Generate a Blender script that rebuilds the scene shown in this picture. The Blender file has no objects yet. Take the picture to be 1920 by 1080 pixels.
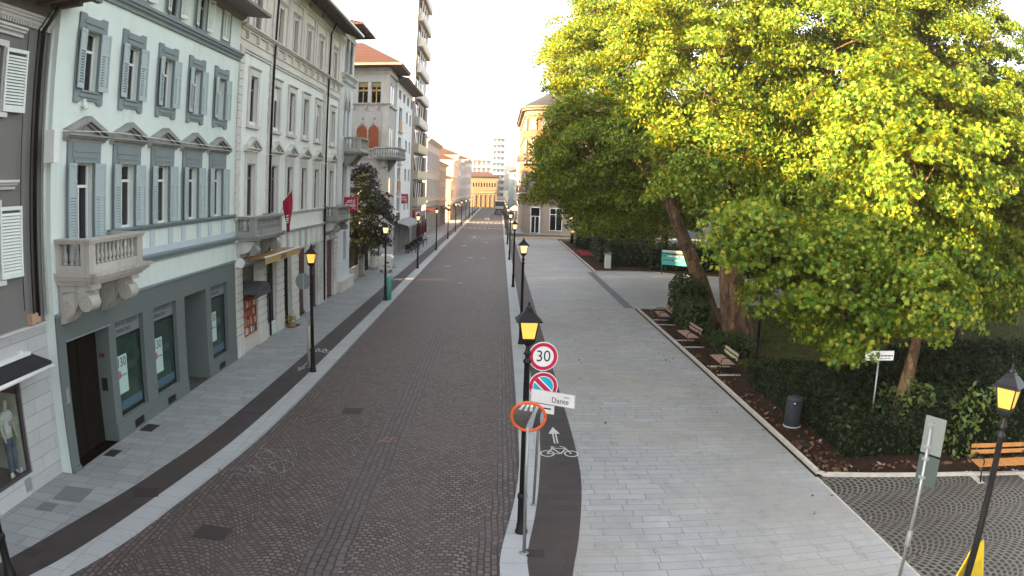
import bpy, bmesh, math, random
import numpy as np
from mathutils import Matrix, Vector
R = math.radians
sc = bpy.context.scene
C = sc.collection
rnd = random.Random(7)

# ------------------------------------------------------------------ camera (wide webcam lens, 6.7 m above the junction)
CAM_H = 6.667
cam = bpy.data.cameras.new('camera')
cam_ob = bpy.data.objects.new('camera', cam); C.objects.link(cam_ob); sc.camera = cam_ob
cam_ob.matrix_world = (Matrix.Translation((0, 0, CAM_H)) @ Matrix.Rotation(-0.0201211, 4, 'Z')
                       @ Matrix.Rotation(math.pi / 2 - 0.1329263, 4, 'X') @ Matrix.Rotation(0.0288672, 4, 'Z'))
cam.type = 'PANO'; cam.panorama_type = 'FISHEYE_LENS_POLYNOMIAL'
cam.sensor_fit = 'HORIZONTAL'; cam.sensor_width = 36
_a = 1920 / 36 / 1392.818
cam.fisheye_fov = math.pi
cam.fisheye_polynomial_k0 = 0; cam.fisheye_polynomial_k1 = -_a; cam.fisheye_polynomial_k2 = 0
cam.fisheye_polynomial_k3 = -0.0475463 * _a ** 3; cam.fisheye_polynomial_k4 = 0
cam.lens = 24; cam.clip_start = 0.1; cam.clip_end = 5000

# ------------------------------------------------------------------ sky, sun, exposure
SUN_EL = R(16.5); SUN_DIR = Vector((-1.0, -0.30, 0)).normalized()      # low sun behind the houses on the left
SUN_ROT = math.atan2(SUN_DIR.x, SUN_DIR.y)
w = bpy.data.worlds.new('World'); sc.world = w; w.use_nodes = True
nt = w.node_tree; nt.nodes.clear()
sky = nt.nodes.new('ShaderNodeTexSky'); sky.sky_type = 'NISHITA'; sky.sun_disc = False
sky.sun_elevation = SUN_EL; sky.sun_rotation = SUN_ROT; sky.altitude = 80
sky.air_density = 1.0; sky.dust_density = 4.0; sky.ozone_density = 1.0
hs = nt.nodes.new('ShaderNodeHueSaturation'); hs.inputs['Saturation'].default_value = 0.34
bg = nt.nodes.new('ShaderNodeBackground'); bg.inputs['Strength'].default_value = 0.10
wo = nt.nodes.new('ShaderNodeOutputWorld')
nt.links.new(sky.outputs[0], hs.inputs['Color']); nt.links.new(hs.outputs[0], bg.inputs[0]); nt.links.new(bg.outputs[0], wo.inputs[0])
sun = bpy.data.lights.new('sun', 'SUN'); sun.energy = 5.0; sun.angle = R(0.5); sun.color = (1.0, 0.68, 0.28)
sun_ob = bpy.data.objects.new('sun', sun); C.objects.link(sun_ob)
_sd = Vector((SUN_DIR.x * math.cos(SUN_EL), SUN_DIR.y * math.cos(SUN_EL), math.sin(SUN_EL)))
sun_ob.rotation_euler = _sd.to_track_quat('Z', 'Y').to_euler(); sun_ob.location = (-40, -20, 40)
vs = sc.view_settings; vs.view_transform = 'Standard'; vs.look = 'None'; vs.exposure = 3.17; vs.gamma = 1.0
sc.cycles.max_bounces = 6; sc.cycles.diffuse_bounces = 3; sc.cycles.transparent_max_bounces = 8

# ------------------------------------------------------------------ objects
def link(o, parent=None):
    C.objects.link(o)
    if parent is not None: o.parent = parent
    return o
def thing(name, label, cat, loc=(0, 0, 0), rot=0.0, group=None):
    o = bpy.data.objects.new(name, None); link(o); o.empty_display_size = .2
    o.location = loc; o.rotation_euler = (0, 0, rot)
    return tag(o, label, cat, group)
def tag(o, label, cat, group=None):
    o['label'] = label; o['category'] = cat
    if group: o['group'] = group
    return o
def ob(name, me, parent=None, loc=(0, 0, 0), rot=(0, 0, 0), scale=None):
    o = bpy.data.objects.new(name, me); link(o, parent); o.location = loc
    o.rotation_euler = rot if not isinstance(rot, (int, float)) else (0, 0, rot)
    if scale: o.scale = scale
    return o
def structure(o): o['kind'] = 'structure'; return o
def stuff(o): o['kind'] = 'stuff'; return o
def kids(o): return [c for c in o.children]
def dup(root, loc, rot=None, label=None, group=None):
    def cp(o, par):
        c = o.copy(); C.objects.link(c)
        if par is not None:
            c.parent = par; c.matrix_parent_inverse = o.matrix_parent_inverse
        for ch in kids(o): cp(ch, c)
        return c
    r = cp(root, None); r.location = loc
    if rot is not None: r.rotation_euler = (0, 0, rot)
    if label: r['label'] = label
    if group: r['group'] = group
    return r

class MB:
    """collects shapes, then becomes one mesh"""
    def __init__(s): s.v = []; s.f = []; s.m = []; s.sm = []
    def add(s, vs, fs, mi=0, smooth=False):
        b = len(s.v); s.v += [tuple(p) for p in vs]
        for f in fs: s.f.append([b + i for i in f]); s.m.append(mi); s.sm.append(smooth)
        return s
    def quad(s, a, b, c, d, mi=0): return s.add([a, b, c, d], [(0, 1, 2, 3)], mi)
    def box(s, x0, x1, y0, y1, z0, z1, mi=0):
        x0, x1 = min(x0, x1), max(x0, x1); y0, y1 = min(y0, y1), max(y0, y1); z0, z1 = min(z0, z1), max(z0, z1)
        return s.add([(x0, y0, z0), (x1, y0, z0), (x1, y1, z0), (x0, y1, z0), (x0, y0, z1), (x1, y0, z1), (x1, y1, z1), (x0, y1, z1)],
              [(0, 3, 2, 1), (4, 5, 6, 7), (0, 1, 5, 4), (1, 2, 6, 5), (2, 3, 7, 6), (3, 0, 4, 7)], mi)
    def prism(s, poly, axis, a, b, mi=0, smooth=False):
        """poly in the plane across axis (x: (y,z), y: (x,z), z: (x,y)), extruded a..b"""
        n = len(poly)
        def P(p, t): return (t, p[0], p[1]) if axis == 'x' else (p[0], t, p[1]) if axis == 'y' else (p[0], p[1], t)
        vs = [P(p, a) for p in poly] + [P(p, b) for p in poly]
        s.add(vs, [tuple(range(n))[::-1], tuple(range(n, 2 * n))], mi)
        k = len(s.v) - 2 * n
        for i in range(n):
            j = (i + 1) % n; s.f.append([k + i, k + j, k + n + j, k + n + i]); s.m.append(mi); s.sm.append(smooth)
        return s
    def lathe(s, prof, c=(0, 0, 0), n=12, mi=0, smooth=True, ang=0.0, cap=True):
        vs = []
        for r, z in prof:
            for i in range(n):
                t = ang + 2 * math.pi * i / n; vs.append((c[0] + r * math.cos(t), c[1] + r * math.sin(t), c[2] + z))
        fs = []
        for k in range(len(prof) - 1):
            for i in range(n):
                j = (i + 1) % n; fs.append((k * n + i, k * n + j, (k + 1) * n + j, (k + 1) * n + i))
        s.add(vs, fs, mi, smooth)
        if cap:
            b = len(s.v) - len(vs)
            s.f += [[b + i for i in range(n)][::-1], [b + len(vs) - n + i for i in range(n)]]; s.m += [mi, mi]; s.sm += [False, False]
        return s
    def tube(s, pts, rad, n=8, mi=0, smooth=True, wob=0.0, seed=0):
        rr = random.Random(seed); pts = [Vector(p) for p in pts]
        if isinstance(rad, (int, float)): rad = [rad] * len(pts)
        vs = []; up = Vector((0.31, 0.2, 0.93))
        u = None
        for k, p in enumerate(pts):
            d = (pts[min(k + 1, len(pts) - 1)] - pts[max(k - 1, 0)]).normalized()
            if u is None: u = d.cross(Vector((0, 1, 0.01)) if abs(d.y) < .9 else Vector((1, 0, 0))).normalized()
            else: u = (u - d * u.dot(d)).normalized()
            v = d.cross(u)
            for i in range(n):
                t = 2 * math.pi * i / n; r = rad[k] * (1 + wob * (rr.random() - .5) * 2)
                vs.append(p + (u * math.cos(t) + v * math.sin(t)) * r)
        fs = [(k * n + i, k * n + (i + 1) % n, (k + 1) * n + (i + 1) % n, (k + 1) * n + i) for k in range(len(pts) - 1) for i in range(n)]
        fs2 = [tuple(range(n))[::-1], tuple(range((len(pts) - 1) * n, len(pts) * n))]
        s.add(vs, fs + fs2, mi, smooth); return s
    def frame(s, u0, u1, z0, z1, t, x0, x1, mi=0):
        """one connected rectangular frame in the plane across x"""
        o = [(u0, z0), (u1, z0), (u1, z1), (u0, z1)]; i_ = [(u0 + t, z0 + t), (u1 - t, z0 + t), (u1 - t, z1 - t), (u0 + t, z1 - t)]
        vs = [(x, u, z) for x in (x0, x1) for P in (o, i_) for u, z in P]; fs = []
        for k in range(4):
            j = (k + 1) % 4; fs += [(k, j, 4 + j, 4 + k), (8 + k, 12 + k, 12 + j, 8 + j), (k, 8 + k, 8 + j, j), (4 + k, 4 + j, 12 + j, 12 + k)]
        return s.add(vs, fs, mi)
    def disc(s, c, r, nrm='x', n=24, mi=0, r2=None):
        def P(t, q):
            a, b = q * math.cos(t), q * math.sin(t)
            return (c[0], c[1] + a, c[2] + b) if nrm == 'x' else (c[0] + a, c[1], c[2] + b) if nrm == 'y' else (c[0] + a, c[1] + b, c[2])
        ts = [2 * math.pi * i / n for i in range(n)]
        if r2 is None: return s.add([P(t, r) for t in ts], [tuple(range(n))], mi)
        vs = [P(t, r) for t in ts] + [P(t, r2) for t in ts]
        return s.add(vs, [(i, (i + 1) % n, n + (i + 1) % n, n + i) for i in range(n)], mi)
    def mesh(s, name, mats):
        me = bpy.data.meshes.new(name); me.from_pydata(s.v, [], s.f)
        for m in (mats if isinstance(mats, (list, tuple)) else [mats]): me.materials.append(m)
        me.polygons.foreach_set('material_index', s.m); me.polygons.foreach_set('use_smooth', s.sm); me.update()
        bm = bmesh.new(); bm.from_mesh(me); bmesh.ops.recalc_face_normals(bm, faces=bm.faces); bm.to_mesh(me); bm.free()
        return me
    def build(s, name, mats, parent=None, loc=(0, 0, 0), rot=0, bevel=0.0):
        o = ob(name, s.mesh(name, mats), parent, loc, rot)
        if bevel:
            b = o.modifiers.new('bevel', 'BEVEL'); b.width = bevel; b.segments = 2; b.limit_method = 'ANGLE'; b.angle_limit = R(40)
        return o

def text(body, size, m, parent, loc, rot, name='lettering', align='CENTER', ext=0.0015, xs=1.0):
    cu = bpy.data.curves.new(name, 'FONT'); cu.body = body; cu.size = size; cu.align_x = align; cu.align_y = 'CENTER'; cu.extrude = ext
    cu.materials.append(m)
    tmp = bpy.data.objects.new('tmp', cu); C.objects.link(tmp); dg = bpy.context.evaluated_depsgraph_get(); me = bpy.data.meshes.new_from_object(tmp.evaluated_get(dg)); bpy.data.objects.remove(tmp)
    o = ob(name, me, parent, loc, rot); o.scale = (xs, 1, 1); return o
FACE_X = (math.pi / 2, 0, math.pi / 2)       # text readable by someone looking along -x
FACE_NY = (math.pi / 2, 0, 0)                # text facing the camera (-y)

# ------------------------------------------------------------------ materials
class NT:
    def __init__(s, name):
        s.m = bpy.data.materials.new(name); s.m.use_nodes = True; s.t = s.m.node_tree; s.t.nodes.clear()
        s.out = s.n('ShaderNodeOutputMaterial'); s.b = s.n('ShaderNodeBsdfPrincipled'); s.l(s.b.outputs[0], s.out.inputs[0])
        s._c = None
    def n(s, ty, **kw):
        nd = s.t.nodes.new(ty)
        for k, v in kw.items():
            k2 = k.replace('_', ' ')
            if k2 in nd.inputs: s.set(nd.inputs[k2], v)
            else: setattr(nd, k, v)
        return nd
    def set(s, sock, v):
        if isinstance(v, bpy.types.NodeSocket): s.l(v, sock)
        elif isinstance(v, tuple) and len(v) == 3 and sock.type == 'RGBA': sock.default_value = (*v, 1)
        else: sock.default_value = v
    def l(s, a, b): s.t.links.new(a, b)
    def math(s, op, a, b=0.0, c=None):
        nd = s.t.nodes.new('ShaderNodeMath'); nd.operation = op
        s.set(nd.inputs[0], a); s.set(nd.inputs[1], b)
        if c is not None: s.set(nd.inputs[2], c)
        return nd.outputs[0]
    @property
    def co(s):
        if s._c is None: s._c = s.n('ShaderNodeTexCoord').outputs['Object']
        return s._c
    def xyz(s):
        sp = s.n('ShaderNodeSeparateXYZ'); s.l(s.co, sp.inputs[0]); return sp.outputs
    def vec(s, x=0.0, y=0.0, z=0.0):
        nd = s.n('ShaderNodeCombineXYZ')
        for i, v in enumerate((x, y, z)): s.set(nd.inputs[i], v)
        return nd.outputs[0]
    def noise(s, scale, detail=4, rough=.55, v=None, out='Fac', dist=0.0):
        nd = s.n('ShaderNodeTexNoise', Scale=scale, Detail=detail, Roughness=rough, Distortion=dist); s.l(v if v is not None else s.co, nd.inputs['Vector']); return nd.outputs[out]
    def ramp(s, f, stops):
        nd = s.n('ShaderNodeValToRGB'); s.l(f, nd.inputs[0]); e = nd.color_ramp.elements
        while len(e) < len(stops): e.new(.5)
        for i, (p, c) in enumerate(stops): e[i].position = p; e[i].color = (*c, 1) if isinstance(c, tuple) else (c, c, c, 1)
        return nd.outputs[0]
    def mix(s, f, a, b, mode='MIX'):
        nd = s.n('ShaderNodeMix', data_type='RGBA', blend_type=mode)
        s.set(nd.inputs[0], f)
        for i, v in ((6, a), (7, b)): s.set(nd.inputs[i], (*v, 1) if isinstance(v, tuple) and len(v) == 3 else v)
        return nd.outputs[2]
    def bump(s, h, strength=.3, dist=.02, nrm=None):
        nd = s.n('ShaderNodeBump', Strength=strength, Distance=dist); s.l(h, nd.inputs['Height'])
        if nrm is not None: s.l(nrm, nd.inputs['Normal'])
        s.l(nd.outputs[0], s.b.inputs['Normal']); return nd.outputs[0]
    def fin(s, col=None, rough=None, metal=None, spec=None):
        if col is not None: s.set(s.b.inputs['Base Color'], col)
        if rough is not None: s.set(s.b.inputs['Roughness'], rough)
        if metal is not None: s.set(s.b.inputs['Metallic'], metal)
        if spec is not None: s.set(s.b.inputs['Specular IOR Level'], spec)
        return s.m
def mul(c, k): return tuple(x * k for x in c)

def plaster(name, c, var=.12, dirt=.3, dirtc=(.12, .11, .10), bump=.15, streak=True):
    g = NT(name); x, y, z = g.xyz()
    big = g.noise(.55, 5, .6); fine = g.noise(38, 3, .6)
    col = g.mix(g.ramp(big, [(.3, 0.0), (.72, 1.0)]), mul(c, 1 - var), mul(c, 1 + var * .5))
    if streak:
        sv = g.vec(g.math('MULTIPLY', x, 2.6), g.math('MULTIPLY', y, 2.6), g.math('MULTIPLY', z, .16))
        st = g.noise(1.0, 6, .65, v=sv)
        f = g.math('MULTIPLY', g.ramp(st, [(.52, 0.0), (.78, 1.0)]), dirt)
        col = g.mix(f, col, dirtc)
    col = g.mix(g.math('MULTIPLY', g.ramp(g.noise(3.1, 8, .7), [(.55, 0.0), (.8, 1.0)]), dirt * .6), col, dirtc)
    g.bump(fine, bump, .004); return g.fin(col, .85, spec=.25)
def paint(name, c, rough=.5, var=.12, dirt=.25, metal=0.0, bump=.05, scale=6, spec=.25):
    g = NT(name); n1 = g.noise(scale, 6, .65)
    col = g.mix(g.ramp(n1, [(.35, 0.0), (.7, 1.0)]), mul(c, 1 - var), mul(c, 1 + var * .4))
    col = g.mix(g.math('MULTIPLY', g.ramp(g.noise(scale * 2.3, 8, .75), [(.56, 0.0), (.75, 1.0)]), dirt), col, mul(c, .45))
    g.bump(g.noise(60, 2), bump, .003)
    return g.fin(col, rough, metal, spec)
def plain(name, c, rough=.6, metal=0.0, spec=.25):
    g = NT(name); n1 = g.noise(9, 4); return g.fin(g.mix(n1, mul(c, .86), mul(c, 1.1)), rough, metal, spec)
def emit(name, c, strength, base=(.16, .09, .02)):
    g = NT(name); n1 = g.noise(7, 2); g.set(g.b.inputs['Emission Color'], g.mix(n1, mul(c, .8), c)); g.b.inputs['Emission Strength'].default_value = strength
    return g.fin(base, .3)
def glass(name, c=(.02, .025, .028), rough=.06, var=.5):
    g = NT(name); n1 = g.noise(.9, 3); g.bump(g.noise(1.3, 2), .04, .02)
    return g.fin(g.mix(n1, mul(c, 1 - var), mul(c, 1 + var)), rough, spec=.28)
def clear_glass(name):
    g = NT(name); tr = g.n('ShaderNodeBsdfTransparent'); gl = g.n('ShaderNodeBsdfGlossy', Roughness=.03)
    tr.inputs[0].default_value = (.94, .96, .95, 1)
    mx = g.n('ShaderNodeMixShader'); mx.inputs[0].default_value = .06
    g.l(tr.outputs[0], mx.inputs[1]); g.l(gl.outputs[0], mx.inputs[2]); g.l(mx.outputs[0], g.out.inputs[0])
    return g.m

def slabs(name, c, bw, rh, mortar, var=.14, along='x', mc=None, rough=.6, grime=.3, bump=.4, off=.37, tint=None):
    """stone slabs laid in courses; along = the axis the courses run"""
    g = NT(name); x, y, z = g.xyz()
    wob = g.noise(.7, 2)
    a, b = (x, y) if along == 'x' else (y, x)
    row = g.math('FLOOR', g.math('DIVIDE', b, rh))
    wn = g.n('ShaderNodeTexWhiteNoise', noise_dimensions='1D'); g.l(row, wn.inputs['W'])
    a2 = g.math('ADD', a, g.math('MULTIPLY', wn.outputs[0], bw))
    br = g.n('ShaderNodeTexBrick', offset=0.0, offset_frequency=2, squash=1.0, Scale=1.0, Mortar_Size=mortar, Mortar_Smooth=.25, Bias=0.0)
    br.inputs['Brick Width'].default_value = bw; br.inputs['Row Height'].default_value = rh
    g.l(g.vec(a2, b, 0.0), br.inputs['Vector'])
    g.set(br.inputs['Color1'], mul(c, 1 - var)); g.set(br.inputs['Color2'], mul(c, 1 + var)); g.set(br.inputs['Mortar'], mc or mul(c, .35))
    col = br.outputs['Color']
    if tint: col = g.mix(g.math('MULTIPLY', g.ramp(g.noise(.22, 4), [(.38, 0.0), (.62, 1.0)]), .75), col, tint)
    fine = g.noise(22, 5, .7)
    col = g.mix(g.math('MULTIPLY', fine, .35), col, mul(c, .55))
    col = g.mix(g.math('MULTIPLY', g.ramp(g.noise(.32, 8, .72, dist=.6), [(.42, 0.0), (.7, 1.0)]), grime), col, mul(c, .55))
    col = g.mix(g.math('MULTIPLY', g.ramp(g.noise(2.1, 9, .75), [(.52, 0.0), (.72, 1.0)]), grime * 1.2), col, mul(c, .5))
    spots = g.n('ShaderNodeTexVoronoi', feature='F1', Scale=2.3); g.l(g.co, spots.inputs['Vector'])
    col = g.mix(g.math('MULTIPLY', g.ramp(spots.outputs['Distance'], [(.0, 1.0), (.07, 0.0)]), .45), col, mul(c, .3))
    h = g.math('SUBTRACT', g.math('MULTIPLY', fine, .25), br.outputs['Fac'])
    g.bump(h, bump, .008)
    return g.fin(col, g.math('ADD', g.math('MULTIPLY', fine, .25), rough - .1), spec=.2)

def setts(name, c1, c2, mc, size=.1, width=1.55, radius=1.05, along='y', mortar=.011, grime=.35, rough=.55, straight=False, bump=.7, var_tint=(.09, .06, .06), sx=1.25):
    """granite setts: segmental arcs (columns of arcs along an axis) or plain courses"""
    g = NT(name); x, y, z = g.xyz()
    wv = g.n('ShaderNodeTexNoise', Scale=1.1, Detail=2.0); g.l(g.co, wv.inputs['Vector'])
    ws = g.n('ShaderNodeSeparateColor'); g.l(wv.outputs['Color'], ws.inputs[0])
    x = g.math('ADD', x, g.math('MULTIPLY', g.math('SUBTRACT', ws.outputs[0], .5), .12)); y = g.math('ADD', y, g.math('MULTIPLY', g.math('SUBTRACT', ws.outputs[1], .5), .12))
    a, b = (x, y) if along == 'y' else (y, x)
    if straight: u, v = b, a
    else:
        k = g.math('FLOOR', g.math('DIVIDE', a, width))
        uu = g.math('SUBTRACT', g.math('SUBTRACT', a, g.math('MULTIPLY', k, width)), width / 2)
        q = g.math('DIVIDE', uu, radius)
        u = g.math('ADD', g.math('MULTIPLY', g.math('ARCSINE', q), radius), g.math('MULTIPLY', k, 3.7))
        v = g.math('SUBTRACT', b, g.math('SQRT', g.math('SUBTRACT', radius ** 2, g.math('MULTIPLY', uu, uu))))
    br = g.n('ShaderNodeTexBrick', offset=.5, offset_frequency=2, squash=1.0, Scale=1.0, Mortar_Size=mortar, Mortar_Smooth=.15, Bias=0.0)
    br.inputs['Brick Width'].default_value = size * sx; br.inputs['Row Height'].default_value = size
    jn = g.n('ShaderNodeTexNoise', Scale=9.0, Detail=1.0); g.l(g.co, jn.inputs['Vector'])
    jj = g.math('MULTIPLY', g.math('SUBTRACT', jn.outputs[0], .5), .035)
    g.l(g.vec(g.math('ADD', u, jj), g.math('ADD', v, jj), 0.0), br.inputs['Vector'])
    g.set(br.inputs['Color1'], c1); g.set(br.inputs['Color2'], c2); g.set(br.inputs['Mortar'], mc)
    col = br.outputs['Color']
    col = g.mix(g.math('MULTIPLY', g.ramp(g.noise(.35, 4), [(.35, 0.0), (.7, 1.0)]), .5), col, var_tint, 'MIX')
    fine = g.noise(30, 4, .7)
    col = g.mix(g.math('MULTIPLY', fine, .4), col, mul(c1, .6))
    col = g.mix(g.math('MULTIPLY', g.ramp(g.noise(.8, 7, .7), [(.5, 0.0), (.75, 1.0)]), grime), col, mul(c1, .5))
    h = g.math('SUBTRACT', g.math('MULTIPLY', fine, .3), br.outputs['Fac'])
    g.bump(h, bump, .02)
    return g.fin(col, g.math('ADD', g.math('MULTIPLY', fine, .3), rough - .1), spec=.25)

def blockwall(name, c, bw, rh, axis='y', mortar=.006, var=.08, dirt=.25):
    """stone cladding with fine joints on an upright face (courses in z)"""
    g = NT(name); x, y, z = g.xyz()
    br = g.n('ShaderNodeTexBrick', offset=.5, Scale=1.0, Mortar_Size=mortar, Mortar_Smooth=.1, Bias=0.0)
    br.inputs['Brick Width'].default_value = bw; br.inputs['Row Height'].default_value = rh
    g.l(g.vec(y if axis == 'y' else x, z, 0.0), br.inputs['Vector'])
    g.set(br.inputs['Color1'], mul(c, 1 - var)); g.set(br.inputs['Color2'], mul(c, 1 + var)); g.set(br.inputs['Mortar'], mul(c, .35))
    col = g.mix(g.math('MULTIPLY', g.ramp(g.noise(2.2, 9, .7), [(.48, 0.0), (.72, 1.0)]), dirt), br.outputs['Color'], mul(c, .55))
    g.bump(g.math('SUBTRACT', g.math('MULTIPLY', g.noise(25, 3), .2), br.outputs['Fac']), .4, .006)
    return g.fin(col, .6, spec=.4)
def rooftile(name, c=(.32, .10, .06)):
    g = NT(name); x, y, z = g.xyz()
    wv = g.n('ShaderNodeTexWave', wave_type='BANDS', bands_direction='X', Scale=1.25, Distortion=.6, Detail=1.0); g.l(g.co, wv.inputs['Vector'])
    n1 = g.noise(3.5, 6, .7)
    col = g.mix(n1, mul(c, .55), mul(c, 1.5)); col = g.mix(g.math('MULTIPLY', g.ramp(wv.outputs[0], [(.0, 1.0), (.35, 0.0)]), .7), col, mul(c, .25))
    g.bump(g.math('ADD', wv.outputs[0], g.math('MULTIPLY', n1, .4)), .9, .08); return g.fin(col, .8)
def bark(name, cs, scale=3.0):
    g = NT(name); x, y, z = g.xyz()
    v = g.vec(g.math('MULTIPLY', x, scale * 2.2), g.math('MULTIPLY', y, scale * 2.2), g.math('MULTIPLY', z, scale * .8))
    vo = g.n('ShaderNodeTexVoronoi', Scale=1.6, feature='F1'); g.l(g.mix(.25, v, g.noise(2, 4, out='Color', v=v), 'ADD'), vo.inputs['Vector'])
    sp = g.n('ShaderNodeSeparateColor'); g.l(vo.outputs['Color'], sp.inputs[0])
    col = g.ramp(sp.outputs[0], [(.0, cs[0]), (.35, cs[1]), (.7, cs[2]), (1.0, cs[3])])
    n2 = g.noise(6, 8, .75, v=v); col = g.mix(g.math('MULTIPLY', g.ramp(n2, [(.45, 0.0), (.65, 1.0)]), .7), col, mul(cs[0], .35))
    g.bump(g.math('ADD', vo.outputs['Distance'], g.math('MULTIPLY', n2, 1.2)), .9, .05); return g.fin(col, .9, spec=.2)
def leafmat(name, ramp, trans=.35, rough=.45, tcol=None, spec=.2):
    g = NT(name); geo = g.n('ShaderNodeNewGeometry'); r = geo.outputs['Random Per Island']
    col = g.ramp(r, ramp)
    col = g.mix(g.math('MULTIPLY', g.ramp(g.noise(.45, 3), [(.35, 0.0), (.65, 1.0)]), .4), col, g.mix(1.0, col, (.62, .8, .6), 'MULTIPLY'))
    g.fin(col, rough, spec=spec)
    t = g.n('ShaderNodeBsdfTranslucent'); g.l(g.mix(1.0, col, tcol or (1.5, 1.35, .5), 'MULTIPLY'), t.inputs[0])
    mx = g.n('ShaderNodeMixShader'); mx.inputs[0].default_value = trans
    g.l(g.b.outputs[0], mx.inputs[1]); g.l(t.outputs[0], mx.inputs[2]); g.l(mx.outputs[0], g.out.inputs[0])
    return g.m
def ground_mat(name, cs, scale=1.2, fine=30, bump=.6, thr=(.35, .65)):
    g = NT(name); n1 = g.noise(scale, 7, .65); n2 = g.noise(fine, 5, .75)
    col = g.ramp(n1, [(thr[0], cs[0]), (.5, cs[1]), (thr[1], cs[2])]); col = g.mix(g.math('MULTIPLY', n2, .6), col, mul(cs[0], .5))
    g.bump(n2, bump, .03); return g.fin(col, .95, spec=.1)

# ------------------------------------------------------------------ leaves
LEAF5 = np.array([(0, -.5, 0), (.17, -.18, .0), (.5, -.12, -.07), (.27, .1, .02), (.34, .36, -.05), (.1, .24, .03), (0, .62, -.08), (-.1, .24, .03), (-.34, .36, -.05), (-.27, .1, .02), (-.5, -.12, -.07), (-.17, -.18, 0)])
LEAF4 = np.array([(0, -.5, 0), (.26, -.02, -.05), (0, .55, .02), (-.26, -.02, -.05)])
LEAF6 = np.array([(0, -.5, 0), (.3, -.15, -.06), (.22, .2, -.02), (0, .6, .03), (-.22, .2, -.02), (-.3, -.15, -.06)])
def leaf_mesh(name, P, N, S, m, shape, seed=1):
    """one small leaf polygon per point"""
    r = np.random.default_rng(seed); n = len(P); k = len(shape)
    N = N / np.maximum(np.linalg.norm(N, axis=1, keepdims=True), 1e-6)
    T = r.normal(size=(n, 3)); T[:, 2] -= .55; T -= N * (T * N).sum(1, keepdims=True); T /= np.maximum(np.linalg.norm(T, axis=1, keepdims=True), 1e-6)
    B = np.cross(N, T)
    V = P[:, None, :] + (shape[None, :, 0:1] * B[:, None, :] + shape[None, :, 1:2] * T[:, None, :] + shape[None, :, 2:3] * N[:, None, :]) * S[:, None, None]
    me = bpy.data.meshes.new(name); me.vertices.add(n * k); me.vertices.foreach_set('co', V.reshape(-1).astype(np.float32))
    me.loops.add(n * k); me.loops.foreach_set('vertex_index', np.arange(n * k, dtype=np.int32))
    me.polygons.add(n); me.polygons.foreach_set('loop_start', np.arange(0, n * k, k, dtype=np.int32)); me.polygons.foreach_set('loop_total', np.full(n, k, dtype=np.int32))
    me.materials.append(m); me.update(calc_edges=True); me.validate(); return me
def crown_points(blobs, clumps, per, cr, seed, flat=.42, shell=.55, droop=.35, cut=None):
    """clumps of leaves spread through a crown made of several lobes"""
    r = np.random.default_rng(seed); B = np.array(blobs, float); area = (B[:, 3] * B[:, 4] * B[:, 5]) ** (2 / 3); pr = area / area.sum()
    idx = r.choice(len(B), clumps, p=pr); d = r.normal(size=(clumps, 3)); d /= np.linalg.norm(d, axis=1, keepdims=True)
    q = shell + (1 - shell) * r.random(clumps) ** .6; q *= 1 + .1 * r.normal(size=clumps)
    cen = B[idx, :3] + d * B[idx, 3:6] * q[:, None]
    keep = np.ones(clumps, bool)
    for b in B:                                             # drop what would sit deep inside another lobe
        e = (((cen - b[:3]) / b[3:6]) ** 2).sum(1); keep &= ~((e < .25) & (r.random(clumps) < .8))
    if cut is not None: keep &= cut(cen)
    cen, d = cen[keep], d[keep]; m = len(cen)
    sz = cr * (.6 + .8 * r.random(m))
    off = r.normal(size=(m, per, 3)); off /= np.maximum(np.linalg.norm(off, axis=2, keepdims=True), 1e-6); off *= r.random((m, per, 1)) ** .45
    off[:, :, 2] *= flat; off *= sz[:, None, None]
    hor = np.sqrt(off[:, :, 0] ** 2 + off[:, :, 1] ** 2)
    out = (off[:, :, :2] * d[:, None, :2]).sum(2); off[:, :, 2] -= droop * out + .25 * hor ** 2 / np.maximum(sz[:, None], .1)
    P = (cen[:, None, :] + off).reshape(-1, 3)
    N = np.repeat(d[:, None, :], per, 1).reshape(-1, 3) * .75 + r.normal(size=(m * per, 3)) * .6 + np.array([0, 0, .3])
    return P, N, cen
def tree(name, label, cat, base, trunk, limbs, blobs, clumps, per, leaf, cr, lm, bm_, seed, shape=LEAF5, group=None, cut=None, n=14, shell=.55, twigs=60):
    t = thing(name, label, cat, base, 0, group); b = np.array(base)
    mb = MB(); mb.tube([p[:3] for p in trunk], [p[3] for p in trunk], n, wob=.07, seed=seed); mb.build('trunk', bm_, t)
    for i, (pts, rs) in enumerate(limbs):
        MB().tube(pts, rs, 8, wob=.05, seed=seed + i).build('limb', bm_, t)
    P, N, cen = crown_points([(x - b[0], y - b[1], z - b[2], a, c, d) for x, y, z, a, c, d in blobs], clumps, per, cr, seed, cut=cut, shell=shell)
    r = np.random.default_rng(seed + 5); S = leaf * (.65 + .7 * r.random(len(P)))
    cr_ = ob('crown', leaf_mesh('crown', P, N, S, lm, shape, seed), t)
    if twigs:
        tw = MB(); B = [Vector((x - b[0], y - b[1], z - b[2])) for x, y, z, *_ in blobs]
        for k in r.choice(len(cen), min(twigs, len(cen)), replace=False):
            c = Vector(cen[k]); o = min(B, key=lambda q: (q - c).length); mid = o.lerp(c, .5) + Vector((0, 0, .25))
            tw.tube([o, mid, c], [.05, .035, .012], 4)
        tw.build('twigs', bm_, t)
    return t
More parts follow.
